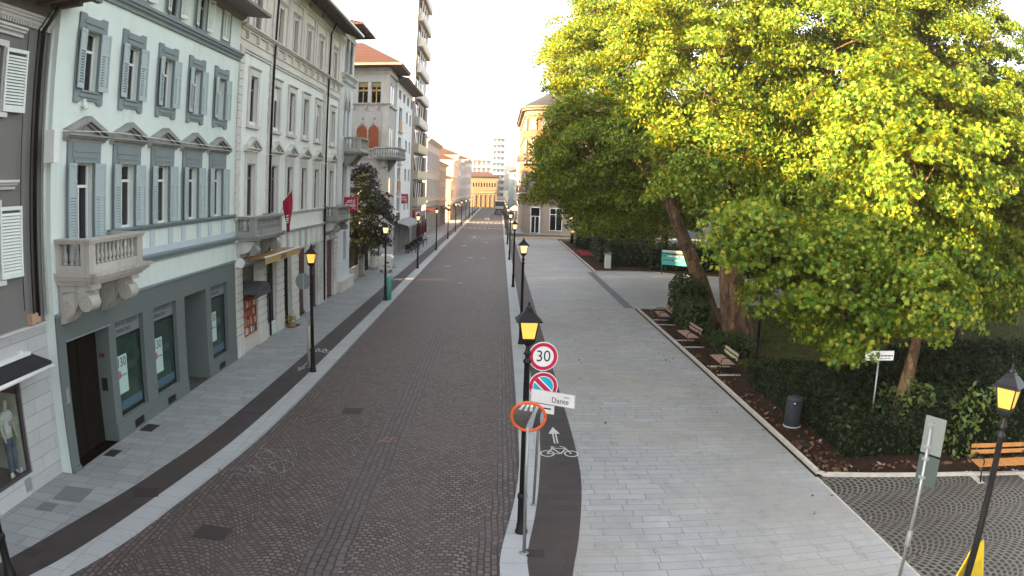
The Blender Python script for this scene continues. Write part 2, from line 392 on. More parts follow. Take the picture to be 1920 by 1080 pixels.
# ------------------------------------------------------------------ shared materials
M = {}
M['road'] = setts('cobble_road', (.178, .138, .122), (.048, .038, .034), (.006, .0055, .0055), .125, 1.62, 1.0, mortar=.024)
M['road_row'] = setts('cobble_rows', (.145, .116, .108), (.050, .041, .038), (.007, .0065, .006), .125, straight=True, mortar=.022, sx=1.6)
M['road_big'] = setts('cobble_wheel_rows', (.105, .090, .088), (.062, .053, .053), (.008, .0075, .007), .15, straight=True, mortar=.02, sx=1.9)
M['plaza'] = setts('plaza_setts', (.022, .018, .017), (.009, .008, .008), (.20, .185, .155), .155, 1.62, 1.0, along='x', mortar=.027, grime=.3, bump=.3, var_tint=(.06, .05, .04))
M['kerb'] = slabs('kerb_stone', (.36, .37, .37), .62, 1.1, .006, .06, 'y', grime=.25)
M['bike'] = slabs('bike_lane_porphyry', (.041, .036, .037), .75, .30, .006, .25, 'x', mc=(.012, .011, .011), grime=.3, tint=(.060, .045, .040))
M['walk'] = slabs('sidewalk_slabs', (.275, .29, .29), .72, .42, .008, .13, 'x', mc=(.075, .085, .085), grime=.3)
M['prom'] = slabs('promenade_slabs', (.335, .338, .338), .82, .30, .008, .10, 'x', mc=(.065, .064, .062), grime=.6, tint=(.285, .262, .222))
M['darkslab'] = slabs('dark_slabs', (.12, .12, .12), .8, .4, .005, .1, 'x')
M['asphalt'] = ground_mat('asphalt', ((.05, .05, .05), (.07, .068, .066), (.09, .088, .085)), .8, 60, .3)
M['lawn'] = ground_mat('lawn_under_trees', ((.060, .044, .016), (.055, .060, .015), (.034, .066, .013)), .45, 24, .8)
M['soil'] = ground_mat('soil', ((.018, .009, .006), (.032, .016, .010), (.05, .028, .018)), 2.2, 40, .8)
M['edge'] = paint('pale_kerb', (.44, .41, .35), .8, .2, .4)
M['chalk'] = paint('chalk', (.26, .26, .25), .9, .3, .7, scale=22); M['white_mark'] = paint('road_paint', (.50, .50, .48), .7, .25, .55, scale=14)
M['black'] = paint('black_iron', (.008, .0085, .010), .45, .2, .2, spec=.2)
M['glass'] = glass('window_glass', (.010, .012, .014))
M['glass_dark'] = glass('dark_glass', (.006, .006, .007))
M['white'] = paint('white_paint', (.66, .67, .64), .5, .08, .15)
M['pale_cover'] = paint('pale_slab_cover', (.16, .165, .16), .7, .2, .4, scale=12); M['iron_cover'] = paint('cast_iron', (.034, .028, .026), .6, .3, .3, bump=.4, scale=20)

def sheet(name, L, Rr, z, m, thick=0.0, side=None, ys=None):
    """ground strip between two kerb lines given as (x, y) points with rising y"""
    if ys is None: ys = sorted({p[1] for p in L} | {p[1] for p in Rr})
    xl = np.interp(ys, [p[1] for p in L], [p[0] for p in L]); xr = np.interp(ys, [p[1] for p in Rr], [p[0] for p in Rr])
    mb = MB(); n = len(ys)
    vs = [(xl[i], ys[i], z) for i in range(n)] + [(xr[i], ys[i], z) for i in range(n)]
    mb.add(vs, [(i, n + i, n + i + 1, i + 1) for i in range(n - 1)])
    if thick:
        for X in (xl, xr):
            mb.add([(X[i], ys[i], z) for i in range(n)] + [(X[i], ys[i], z - thick) for i in range(n)], [(i, i + 1, n + i + 1, n + i) for i in range(n - 1)])
    o = mb.build(name, m); return structure(o)
def smooth(P, n=6):
    out = []
    for i in range(len(P) - 1):
        p0, p1, p2, p3 = P[max(i - 1, 0)], P[i], P[i + 1], P[min(i + 2, len(P) - 1)]
        for k in range(n):
            t = k / n
            out.append(tuple(.5 * (2 * p1[j] + (p2[j] - p0[j]) * t + (2 * p0[j] - 5 * p1[j] + 4 * p2[j] - p3[j]) * t * t + (3 * p1[j] - p0[j] - 3 * p2[j] + p3[j]) * t ** 3) for j in (0, 1)))
    return out + [P[-1]]
def shift(P, dx): return [(x + dx, y) for x, y in P]
YF = 262
KL = smooth([(-11.2, 3.5), (-9.4, 6.2), (-8.3, 8.2), (-7.6, 9.9), (-7.13, 11.7), (-6.85, 13.7), (-6.64, 15.4), (-6.36, 18.2), (-6.17, 23.5), (-6.12, 32), (-6.10, 60), (-6.10, YF)])
BI = smooth([(-11.6, 3.5), (-9.95, 6.2), (-8.85, 8.2), (-8.13, 9.9), (-7.72, 11.7), (-7.42, 13.7), (-7.2, 15.4), (-6.92, 18.2), (-6.75, 23.5), (-6.72, 32), (-6.72, 60), (-6.72, YF)])
BO = smooth([(-12.2, 3.5), (-10.5, 6.2), (-9.6, 8.2), (-9.05, 9.9), (-8.66, 11.7), (-8.27, 13.7), (-8.04, 15.4), (-7.76, 18.2), (-7.64, 23.5), (-7.62, 32), (-7.62, 60), (-7.62, YF)])
KR = smooth([(1.6, 4), (.75, 7.5), (.3, 10), (.17, 11.6), (.2, 12.6), (.45, 14.6), (.62, 16.6), (.68, 19), (.70, 26), (.72, 60), (.76, YF)])
RI = smooth([(2.3, 4), (1.3, 7.5), (.85, 10), (.68, 11.6), (.70, 12.6), (.92, 14.3), (1.12, 16.6), (1.25, 19), (1.3, 24), (1.3, 60), (1.3, YF)])
RO = smooth([(3.0, 4), (2.0, 7.5), (1.45, 10), (1.44, 11.4), (1.67, 12.8), (1.87, 14.2), (2.06, 15.9), (2.15, 17.6), (2.18, 20), (2.18, 26), (2.17, 60), (2.15, 101)])
structure(MB().quad((-3000, -200, -.14), (3000, -200, -.14), (3000, 4000, -.14), (-3000, 4000, -.14)).build('ground', M['asphalt']))
CSL = [(-3.55, 3), (-3.55, 10), (-3.15, 20), (-2.85, 40), (-2.85, YF)]
CSR = [(-2.80, 3), (-2.80, 10), (-2.40, 20), (-2.10, 40), (-2.10, YF)]
KLE, KRE = shift(KL, .52), shift(KR, -.55)
RZ = -.075
yy = [3.6 + i * .5 for i in range(60)] + [34 + i * 4 for i in range(56)] + [YF]
sheet('road', KLE, CSL, RZ, M['road'], ys=yy); sheet('road', CSR, KRE, RZ, M['road'], ys=yy)
sheet('road_centre_rows', CSL, CSR, RZ, M['road_big'], ys=yy)
sheet('road_edge_rows', KL, KLE, RZ, M['road_row'], ys=yy); sheet('road_edge_rows', KRE, KR, RZ, M['road_row'], ys=yy)
sheet('kerb', BI, KL, 0, M['kerb'], .13, ys=yy); sheet('kerb', KR, RI, 0, M['kerb'], .13, ys=yy)
sheet('bike_lane', BO, BI, 0, M['bike'], ys=yy); sheet('bike_lane', RI, RO, 0, M['bike'], ys=[v for v in yy if v < 101] + [101])
sheet('bike_lane', [(1.3, 113), (1.3, YF)], [(2.1, 113), (2.1, YF)], 0, M['bike'])
sheet('pavement', [(-12.5, 3.5), (-12.5, YF)], BO, 0, M['walk'], ys=yy)
sheet('promenade', RO, [(8.0, 4), (8.0, 101)], 0, M['prom'], ys=[4] + [v for v in yy if 4 < v < 101] + [101])
sheet('pavement', [(2.1, 112), (2.1, YF)], [(3.9, 112), (3.9, YF)], 0, M['walk'])
sheet('side_street', [(1.3, 101), (1.3, 112)], [(90, 101), (90, 112)], -.02, M['asphalt'])
sheet('pavement', [(3.9, 110.2), (3.9, 112.5)], [(60, 110.2), (60, 112.5)], 0, M['walk'], .1)
sheet('dark_paving_band', [(2.3, 98.6), (2.3, 99.6)], [(7.9, 98.6), (7.9, 99.6)], .004, M['darkslab'])
sheet('dark_paving_band', [(7.45, 42.3), (7.45, 61)], [(7.98, 42.3), (7.98, 61)], .004, M['darkslab'])
# plaza of small dark setts with pale joints, bottom right
mb = MB(); mb.add([(8.06, -4, 0), (45, -4, 0), (45, 6.5, 0), (14.3, 14.62, 0), (12.5, 15.05, 0), (9.6, 15.62, 0), (8.06, 15.9, 0)], [tuple(range(7))]); structure(mb.build('plaza', M['plaza']))
sheet('paving_edge', [(8.0, -4), (8.0, 15.9)], [(8.06, -4), (8.06, 15.9)], .002, M['edge'])
# park ground
mb = MB(); mb.add([(8.12, 16, .0), (9.6, 15.74, .0), (12.5, 15.17, .0), (14.3, 14.74, .0), (45, 6.6, 0), (140, 6.6, 0), (140, 101, 0), (8.12, 101, 0)], [tuple(range(8))]); structure(mb.build('lawn', M['lawn']))
mb = MB()
def soilpatch(pts): mb.add([(x, y, .006) for x, y in pts], [tuple(range(len(pts)))])
soilpatch([(8.12, 16.0), (9.6, 15.74), (12.5, 15.17), (14.3, 14.74), (22, 12.7), (22, 17.5), (12, 18.5), (10, 22), (9.9, 42.1), (8.12, 42.1)])
soilpatch([(8.12, 62), (13.5, 62.9), (22, 62.5), (22, 70), (10, 70), (9.8, 98), (8.12, 98)])
structure(mb.build('soil', M['soil']))
mb = MB(); mb.add([(8.0, 42.2, .01), (10.6, 42.5, .01), (14, 43.2, .01), (20, 46.5, .01), (28, 52, .01), (28, 57, .01), (20, 59, .01), (15.9, 60.2, .01), (13.6, 61.9, .01), (11, 62.0, .01), (8.0, 61.4, .01)], [tuple(range(11))]); structure(mb.build('path', M['prom']))
# stone edging of the beds
def kerbline(P, wd=.12, h=.07, name='bed_kerb'):
    mb = MB()
    for i in range(len(P) - 1):
        a, b = Vector((*P[i], 0)), Vector((*P[i + 1], 0)); d = (b - a).normalized(); nn = Vector((-d.y, d.x, 0)) * wd
        vs = [a, b, b + nn, a + nn]; mb.add([(v.x, v.y, -.02) for v in vs] + [(v.x, v.y, h) for v in vs], [(3, 2, 1, 0), (4, 5, 6, 7), (0, 1, 5, 4), (1, 2, 6, 5), (2, 3, 7, 6), (3, 0, 4, 7)])
    return structure(mb.build(name, M['edge']))
kerbline([(8.12, 42.1), (8.12, 16.12), (8.28, 15.93), (9.6, 15.64), (12.5, 15.07), (14.3, 14.64), (30, 10.4)])
kerbline([(11.2, 42.45), (8.12, 42.17)]); kerbline([(8.12, 98), (8.12, 61.55), (11, 62.1), (13.6, 62.0), (15.9, 60.3), (20, 59.1), (28, 57.1)])
# dry leaves on the soil
def litter(n, regions, seed, name, m, s=.09):
    r = np.random.default_rng(seed); P = []
    for _ in range(n):
        x0, x1, y0, y1 = regions[r.integers(len(regions))]; P.append((r.uniform(x0, x1), r.uniform(y0, y1), .03 + .05 * r.random()))
    P = np.array(P); N = r.normal(size=(n, 3)) * .45 + np.array([0, 0, 1]); S = s * (.5 + r.random(n))
    o = ob(name, leaf_mesh(name, P, N, S, m, LEAF6, seed)); return stuff(o)
M['dry'] = leafmat('dry_leaves', [(0, (.05, .018, .010)), (.5, (.10, .042, .024)), (.85, (.17, .10, .06)), (1, (.30, .23, .16))], .1, .7, (1, 1, 1))
litter(380, [(8.25, 9.3, 16.1, 18.6), (8.3, 9.2, 18, 24), (8.3, 13.5, 15.95, 16.4), (13, 15, 15.0, 15.9), (8.25, 8.6, 20, 30)], 3, 'fallen_leaves', M['dry'], .15)
litter(160, [(9.5, 15, 26, 38), (8.2, 10, 24, 42)], 4, 'fallen_leaves', M['dry'], .13)
litter(90, [(6.8, 8.0, 10, 30), (3, 7.9, 15, 40), (8.2, 12, 9, 15)], 5, 'fallen_leaves', M['dry'], .08)

# ------------------------------------------------------------------ painted markings and covers (thin sheets)
def mark(name, polys, m, z=.004, kind='structure'):
    mb = MB()
    for p in polys: mb.add([(x, y, z) for x, y in p], [tuple(range(len(p)))])
    o = mb.build(name, m); o['kind'] = kind; return o
def rect(x0, x1, y0, y1): return [(x0, y0), (x1, y0), (x1, y1), (x0, y1)]
def ringp(cx, cy, r0, r1, n=20, sy=1.0):
    P = []
    for i in range(n):
        a, b = 2 * math.pi * i / n, 2 * math.pi * (i + 1) / n
        P.append([(cx + r0 * math.cos(a), cy + sy * r0 * math.sin(a)), (cx + r1 * math.cos(a), cy + sy * r1 * math.sin(a)), (cx + r1 * math.cos(b), cy + sy * r1 * math.sin(b)), (cx + r0 * math.cos(b), cy + sy * r0 * math.sin(b))])
    return P
def seg(a, b, wd=.035):
    d = Vector((b[0] - a[0], b[1] - a[1])); n = Vector((-d.y, d.x)).normalized() * wd / 2
    return [(a[0] - n.x, a[1] - n.y), (b[0] - n.x, b[1] - n.y), (b[0] + n.x, b[1] + n.y), (a[0] + n.x, a[1] + n.y)]
def bicycle(cx, cy, s=1.0, f=1):
    q = lambda x, y: (cx + x * s * f, cy + y * s)
    P = ringp(cx - .31 * s, cy, .15 * s, .19 * s, 20, 1.25) + ringp(cx + .31 * s, cy, .15 * s, .19 * s, 20, 1.25)
    L = [((-.31, 0), (-.16, .4)), ((-.16, .4), (.2, .4)), ((-.31, 0), (.04, 0)), ((.04, 0), (-.16, .4)), ((.04, 0), (.2, .4)), ((.31, 0), (.17, .48)), ((-.2, .52), (-.08, .5)), ((.17, .5), (.05, .56)), ((-.16, .4), (-.15, .5))]
    return P + [seg(q(*a), q(*b), .042 * s) for a, b in L]
mark('bike_symbol', bicycle(1.70, 17.95, 1.0), M['white_mark'])
mark('arrow_marking', [[(1.52, 19.55), (1.84, 19.55), (1.68, 20.15)], rect(1.62, 1.66, 18.75, 19.55), rect(1.70, 1.74, 18.75, 19.55)], M['white_mark'])
mark('bike_symbol', bicycle(-7.17, 28.85, 1.0), M['white_mark']); mark('arrow_marking', [[(-7.35, 26.1), (-7.0, 26.1), (-7.17, 25.5)], rect(-7.21, -7.13, 26.1, 27)], M['chalk'])
mark('bike_symbol', bicycle(-7.17, 52.5, 1.0), M['white_mark'])
mark('bike_crossing_marking', [rect(-6.0 + i * .84, -5.5 + i * .84, 125.0, 126.3) for i in range(8)] + [rect(-6.0 + i * .84, -5.5 + i * .84, 144.5, 146.0) for i in range(8)], M['white_mark'], RZ + .004)
mark('crossing_marking', [rect(.9, 1.5, 104 + 0 * i, 104.3) for i in range(1)], M['white_mark'], .004)
mark('road_marking', [rect(-3.2, -2.95, 160, 172), rect(-2.5, -2.25, 160, 172), rect(-3.2, -2.25, 166, 167), rect(-3.2, -2.25, 171, 172), rect(-3.2, -2.25, 161, 161.8)], M['white_mark'], RZ + .004)
mark('worn_paint', [[(-2.95, 71.0), (-2.4, 71.2), (-2.45, 72.2), (-2.9, 72.0)], [(-4.7, 63.3), (-4.0, 63.5), (-4.1, 64.1), (-4.6, 64.0)], [(-1.7, 71.6), (-1.2, 71.7), (-1.25, 72.3), (-1.65, 72.2)], [(-3.2, 68.0), (-2.8, 68.1), (-2.9, 68.6), (-3.2, 68.5)],
                    [(-3.6, 100), (-3.1, 100), (-3.1, 104), (-3.5, 104)], [(-2.1, 92), (-1.3, 92), (-1.3, 93.4), (-2.0, 93.4)], [(-4.4, 86), (-3.7, 86), (-3.8, 88), (-4.3, 87.6)], [(-2.8, 52), (-2.45, 52.1), (-2.5, 52.7), (-2.75, 52.6)]], M['chalk'], RZ + .004)
# chalk scribble and an orange survey mark on the setts
r_ = random.Random(11); P = []
for i in range(38):
    x, y = r_.uniform(-6.15, -4.95), r_.uniform(15.6, 17.6); a = r_.uniform(0, 6.3); l = r_.uniform(.1, .38)
    P.append(seg((x, y), (x + l * math.cos(a), y + l * math.sin(a)), r_.uniform(.012, .026)))
P += [p for cx, cy, rr in ((-5.2, 16.5, .3), (-5.8, 17.1, .25), (-5.45, 16.1, .2)) for p in ringp(cx, cy, rr, rr + .02, 14)[:10]]
mark('chalk_drawing', P, M['chalk'], RZ + .004)
M['orange_mark'] = paint('orange_spray', (.30, .14, .09), .8, .2, .6)
mark('survey_mark', [seg((-3.05, 18.6), (-2.9, 19.1)), seg((-2.86, 18.6), (-2.7, 19.1)), seg((-3.1, 18.72), (-2.7, 18.72)), seg((-3.0, 19.0), (-2.65, 19.0))], M['orange_mark'], RZ + .004)
def cover(x, y, wx, wy, z, label, a=0.0, m='iron_cover'):
    mb = MB(); mb.box(-wx / 2, wx / 2, -wy / 2, wy / 2, -.02, .006)
    for i in range(5): mb.box(-wx * .42, wx * .42, -wy * .42 + i * wy * .18, -wy * .42 + i * wy * .18 + .02, .006, .011)
    o = mb.build('manhole_cover', M[m], None, (x, y, z), a); tag(o, label, 'manhole cover', 'covers set into the paving')
cover(-7.75, 13.9, .62, .55, .002, 'dark square cover in the left bike lane near the grey house', .35)
cover(-5.56, 12.55, .7, .6, RZ + .002, 'sunken iron cover in the setts of the road')
cover(-9.72, 18.15, .42, .62, .002, 'rusty iron cover on the pavement below the first bank window')
cover(-9.78, 15.95, .34, .5, .002, 'small iron cover on the pavement just outside the dark bank doorway')
cover(-9.4, 13.2, .75, .8, .002, 'large pale framed cover beside the marble shop wall', .1, 'pale_cover')
cover(-9.62, 12.35, .42, .42, .002, 'small pale framed cover beside the marble shop wall', .1, 'pale_cover')
cover(8.62, 18.4, .4, .5, .012, 'rusty cover in the bed next to the grey litter bin')
cover(.83, 12.45, .34, .3, .003, 'small round-bolted cover in the right kerb at the foot of the mirror post')
cover(-4.3, 21.3, .6, .6, RZ + .002, 'flat cover halfway along the road setts')
# ------------------------------------------------------------------ facade tools: local x = out of the wall, y = along it, z = up
def wall(mb, u0, u1, z0, z1, ops, x=0.0, depth=.2, mi=0):
    ops = [o for o in ops if o[1] > u0 and o[0] < u1 and o[3] > z0 and o[2] < z1]
    us = sorted({u0, u1} | {v for o in ops for v in o[:2]}); zs = sorted({z0, z1} | {v for o in ops for v in o[2:4]})
    for i in range(len(us) - 1):
        for j in range(len(zs) - 1):
            cu, cz = (us[i] + us[i + 1]) / 2, (zs[j] + zs[j + 1]) / 2
            if any(o[0] < cu < o[1] and o[2] < cz < o[3] for o in ops): continue
            mb.quad((x, us[i], zs[j]), (x, us[i + 1], zs[j]), (x, us[i + 1], zs[j + 1]), (x, us[i], zs[j + 1]), mi)
    for o in ops:
        a, b, c, d = o[:4]; q = x - (o[4] if len(o) > 4 else depth)
        mb.quad((x, a, c), (q, a, c), (q, a, d), (x, a, d), mi); mb.quad((x, b, c), (q, b, c), (q, b, d), (x, b, d), mi)
        mb.quad((x, a, c), (x, b, c), (q, b, c), (q, a, c), mi); mb.quad((x, a, d), (x, b, d), (q, b, d), (q, a, d), mi)
    return mb
def shell(mb, u0, u1, z0, z1, depth, mi=0, x=0.0):
    """sides and back behind a front"""
    mb.quad((x, u0, z0), (x - depth, u0, z0), (x - depth, u0, z1), (x, u0, z1), mi); mb.quad((x, u1, z0), (x - depth, u1, z0), (x - depth, u1, z1), (x, u1, z1), mi)
    mb.quad((x - depth, u0, z0), (x - depth, u1, z0), (x - depth, u1, z1), (x - depth, u0, z1), mi); mb.quad((x, u0, z1), (x, u1, z1), (x - depth, u1, z1), (x - depth, u0, z1), mi)
    return mb
def moulding(mb, prof, u0, u1, mi=0): return mb.prism(prof, 'y', u0, u1, mi)
def prof_cornice(z0, z1, out, x0=0.002):
    h = z1 - z0
    return [(x0, z0), (x0 + out * .3, z0), (x0 + out * .35, z0 + h * .3), (x0 + out * .7, z0 + h * .45), (x0 + out * .75, z0 + h * .65), (x0 + out, z0 + h * .72), (x0 + out, z1), (x0, z1)]
_cache = {}
def window(parent, u, z, w_, h, fm, gm, x=-.14, mull=1, trans=.68, fw=.06, name='window'):
    """framed window with its pane, lower left corner at (u, z)"""
    k = (w_, h, fm.name, gm.name, mull, trans, fw)
    if k not in _cache:
        mb = MB(); t = .035
        mb.box(-t, t, 0, fw, 0, h); mb.box(-t, t, w_ - fw, w_, 0, h); mb.box(-t, t, fw, w_ - fw, 0, fw); mb.box(-t, t, fw, w_ - fw, h - fw, h)
        zt = h * trans if trans else h - fw
        if trans: mb.box(-t * .9, t * .9, fw, w_ - fw, zt - fw * .6, zt + fw * .6)
        for i in range(mull):
            c = w_ * (i + 1) / (mull + 1); mb.box(-t * .8, t * .8, c - fw * .45, c + fw * .45, fw, (zt - fw * .6) if trans else h - fw)
        p = MB().box(-.012, -.004, fw * .5, w_ - fw * .5, fw * .5, h - fw * .5)
        _cache[k] = (mb.mesh(name, fm), p.mesh('pane', gm))
    a, b = _cache[k]; f = ob(name, a, parent, (x, u, z)); ob('pane', b, f); return f
def shutter_mesh(w_, h, side, m, solid=.34):
    """louvred shutter; side -1 hangs to the left of its hinge, +1 to the right"""
    k = ('sh', w_, h, side, m.name)
    if k not in _cache:
        mb = MB(); t = .018; s = side
        B = lambda a, b, c, d, x0=-t, x1=t: mb.box(x0, x1, s * a, s * b, c, d)
        B(0, .055, 0, h); B(w_ - .055, w_, 0, h); B(.055, w_ - .055, 0, .1); B(.055, w_ - .055, h - .08, h)
        zt = h * (1 - solid) if solid else h - .08
        if solid: B(.055, w_ - .055, zt - .05, zt + .03); B(.055, w_ - .055, zt + .03, h - .08, -.006, .006)
        n = max(4, int((zt - .15) / .066)); dz = (zt - .15) / n
        for i in range(n):
            z0 = .1 + i * dz; a, b = s * .05, s * (w_ - .05)
            mb.add([(t * .9, a, z0), (t * .9, b, z0), (-t * .9, b, z0 + dz * .68), (-t * .9, a, z0 + dz * .68), (t * .9, a, z0 + .01), (t * .9, b, z0 + .01), (-t * .9, b, z0 + dz * .68 + .01), (-t * .9, a, z0 + dz * .68 + .01)],
                   [(0, 1, 2, 3), (4, 5, 6, 7), (0, 1, 5, 4), (2, 3, 7, 6)])
        mb.box(-t - .004, -t, min(s * .05, s * (w_ - .05)), max(s * .05, s * (w_ - .05)), .1, zt, 1) if False else None; mb.box(-.005, .02, s * -.02, s * .02, h * .2, h * .2 + .06); mb.box(-t - .004, -t, min(s * .05, s * (w_ - .05)), max(s * .05, s * (w_ - .05)), .1, zt, 1) if False else None; mb.box(-.005, .02, s * -.02, s * .02, h * .8, h * .8 + .06)
        _cache[k] = mb.mesh('shutter', m)
    return _cache[k]
def shutters(parent, ul, ur, z, w_, h, m, x=.07, phi=(10, 10), solid=.34):
    ob('shutter', shutter_mesh(w_, h, -1, m, solid), parent, (x, ul, z), R(phi[0])); ob('shutter', shutter_mesh(w_, h, 1, m, solid), parent, (x, ur, z), -R(phi[1]))
def pediment_mesh(w_, h, out, m):
    mb = MB(); a = w_ / 2
    moulding(mb, prof_cornice(-.16, 0, out), -a, a)
    for s in (-1, 1):                                             # raking mouldings
        P = [(s * a, 0), (s * a, .1), (0, h), (0, h - .14)]
        mb.prism(P, 'x', .0, out * .95); P2 = [(s * (a - .12), .0), (0, h - .14), (0, h - .2), (s * (a - .3), .0)]
        mb.prism(P2, 'x', .0, out * .6)
    mb.prism([(-a + .1, 0), (a - .1, 0), (0, h - .12)], 'x', .0, .05)
    return mb.mesh('pediment', m)
def baluster(h, r=.07): return [(r * .9, 0), (r * .9, h * .08), (r * .5, h * .12), (r * .75, h * .2), (r, h * .32), (r * .8, h * .45), (r * .42, h * .68), (r * .45, h * .78), (r * .75, h * .84), (r * .5, h * .88), (r * .85, h * .93), (r * .85, h)]
def balustrade(parent, u0, u1, out, z0, h, m, nf, ns, post=.3, name='balustrade', bname='baluster'):
    """stone balustrade round a balcony; z0 = floor, rail on turned balusters"""
    mb = MB(); zt = z0 + h; a, b = u0, u1
    mb.box(out - .24, out, a, b, z0, z0 + .17); mb.box(0.003, out - .24, a, a + .24, z0, z0 + .17); mb.box(0.003, out - .24, b - .24, b, z0, z0 + .17)
    for z_, e, t in ((zt - .1, .03, .06), (zt - .04, .06, .05)):
        mb.box(out - .24 - e, out + e, a - e, b + e, z_, z_ + t); mb.box(0.003, out - .24 - e, a - e, a + .24 + e, z_, z_ + t); mb.box(0.003, out - .24 - e, b - .24 - e, b + e, z_, z_ + t)
    for u in (a, b - post): mb.box(out - .243, out + .003, u - .003, u + post + .003, z0 + .17, zt - .1)
    for u in (a, b - .2): mb.box(0.004, .12, u + .01, u + .21, z0 + .17, zt - .1)
    o = mb.build(name, m, parent); bm_ = MB().lathe(baluster(h - .27), n=10).mesh(bname, m)
    for i in range(nf): ob(bname, bm_, o, (out - .12, a + post + (b - a - 2 * post) * (i + .5) / nf, z0 + .17))
    for i in range(ns):
        for u in (a + .12, b - .12): ob(bname, bm_, o, (.12 + (out - .12 - post) * (i + .6) / ns, u, z0 + .17))
    return o
def volute(m, L=1.0, H=.95, wd=.42):
    """scrolled stone bracket, top at z 0, hanging down; runs out along x"""
    P = []
    for t in np.linspace(0, 1, 9): P.append((L * .12 + (L * .5) * t, -H + .02 + (H * .62) * (t ** 1.6)))
    c, r = (L * .78, -.40), .2
    for t in np.linspace(math.pi * 1.05, math.pi * 2.45, 12): P.append((c[0] + r * math.cos(t), c[1] + r * math.sin(t)))
    P += [(L * .80, -.12), (L, -.1), (L, 0), (0.003, 0), (0.003, -H)]
    mb = MB(); mb.prism(P, 'y', -wd / 2, wd / 2, smooth=False)
    for s in (-1, 1):
        y = s * (wd / 2)
        for k, (cx, cz, r0) in enumerate(((L * .78, -.40, .19), (L * .22, -.5, .15))):
            pts = [(cx + (r0 * (1 - q / 15)) * math.cos(q * .85), y, cz + (r0 * (1 - q / 15)) * math.sin(q * .85)) for q in range(14)]
            mb.tube(pts, .017, 5)
        mb.tube([(L * .2, y, -H + .1), (L * .45, y, -.62), (L * .6, y, -.3), (L * .75, y, -.19)], .02, 5)
        mb.tube([(L * .1, y, -.2), (L * .4, y, -.14), (L * .62, y, -.16)], .022, 5)
    return mb.mesh('bracket', m)

# materials of the near houses
M['mint'] = plaster('mint_plaster', (.57, .645, .605), .07, .4, (.30, .33, .31)); M['greyblue'] = plaster('grey_trim', (.185, .225, .235), .08, .2, (.14, .15, .15))
M['bank'] = plaster('bank_front_paint', (.108, .132, .126), .06, .2, (.11, .12, .12)); M['band'] = plaster('pale_blue_band', (.42, .49, .52), .05, .15, (.25, .28, .28))
M['stone'] = plaster('weathered_stone', (.40, .38, .34), .2, .75, (.13, .125, .11), .35); M['stone_dark'] = plaster('grey_stone', (.26, .265, .25), .2, .75, (.07, .07, .065), .35)
M['shutter_blue'] = paint('blue_grey_shutter', (.33, .395, .40), .55, .08, .2); M['shutter_white'] = paint('white_shutter', (.60, .64, .60), .55, .06, .2)
M['grey_house'] = plaster('grey_house_plaster', (.150, .146, .138), .06, .3, (.085, .083, .08)); M['cream'] = plaster('cream_plaster', (.67, .69, .66), .08, .42, (.28, .27, .24))
M['cream_stone'] = plaster('cream_trim', (.55, .54, .50), .16, .65, (.15, .14, .125)); M['fresco'] = plaster('faded_fresco', (.60, .55, .48), .2, .4, (.36, .28, .2))
M['marble'] = blockwall('marble_cladding', (.39, .395, .39), 1.35, .345); M['tile'] = rooftile('roof_tiles', (.070, .019, .013)); M['eave'] = paint('dark_eave_wood', (.10, .075, .06), .7, .25, .4)
M['door_dark'] = paint('dark_door', (.004, .004, .004), .85, spec=.05, var=.3, dirt=.2) if True else paint('dark_door', (.007, .007, .007), .7, .3, .2); M['maroon'] = paint('maroon_wood', (.085, .03, .032), .5, .3, .4); M['pipe_white'] = paint('pale_pipe', (.52, .56, .50), .5, .1, .3)
M['green_glass'] = glass('green_shop_glass', (.013, .036, .029), .05, .8); M['cream_blind'] = paint('brown_blind', (.20, .145, .125), .7, .2, .3)
M['poster'] = plain('poster_paper', (.36, .50, .46), .5); M['ink'] = plain('dark_ink', (.02, .03, .035), .6); M['red'] = paint('red_panel', (.42, .012, .035), .4, .06, .1); M['white_letter'] = plain('white_lettering', (.78, .76, .76), .5)
M['plate'] = plain('steel_plate', (.30, .32, .33), .35, .4); M['yellow_cloth'] = plain('ochre_awning', (.36, .24, .085), .8); M['black_cloth'] = plain('black_awning', (.015, .016, .02), .7)

# ---- grey house on the far left
gx = -10.4
gh = thing('grey_house', 'dark grey house with marble shop front and white shutters at the left edge', 'house', (gx, 0, 0))
mb = MB(); wall(mb, 2.0, 14.42, 3.72, 10.75, [(11.5, 12.55, 8.35, 9.75), (11.5, 12.55, 4.85, 6.4), (8.5, 9.55, 8.35, 9.75), (8.5, 9.55, 4.85, 6.4)]); shell(mb, 2.0, 14.42, 3.72, 11.1, 12); wall(mb, 2.0, 14.42, 10.75, 11.1, [])
mb.build('wall', M['grey_house'], gh)
mb = MB(); wall(mb, 2.0, 14.30, 0, 3.6, [(10.2, 13.02, .47, 2.62, .1)], x=.02); mb.quad((.02, 14.30, 0), (-.1, 14.30, 0), (-.1, 14.30, 3.6), (.02, 14.30, 3.6))
mb.build('shop_front', M['marble'], gh)
mb = MB(); moulding(mb, prof_cornice(3.6, 3.72, .12), 2.0, 14.36); moulding(mb, prof_cornice(10.42, 10.62, .12), 2.0, 14.4)
for i in range(120): mb.box(.0, .09, 2.1 + i * .1025, 2.1 + i * .1025 + .055, 10.30, 10.40)
for c in (12.02, 9.02):
    for z in (10.02, 6.74): moulding(mb, prof_cornice(z, z + .2, .2), c - .95, c + 1.15)
    for z, h in ((8.35, 1.4), (4.85, 1.55)): mb.box(.0, .1, c - .7, c + .72, z - .1, z); mb.box(.0, .05, c - .66, c - .53, z, z + h + .12); mb.box(.0, .05, c + .53, c + .66, z, z + h + .12); mb.box(.0, .055, c - .66, c + .66, z + h, z + h + .13)
mb.build('stone_trim', plaster('grey_house_trim', (.50, .50, .49), .08, .35, (.2, .2, .2)), gh)
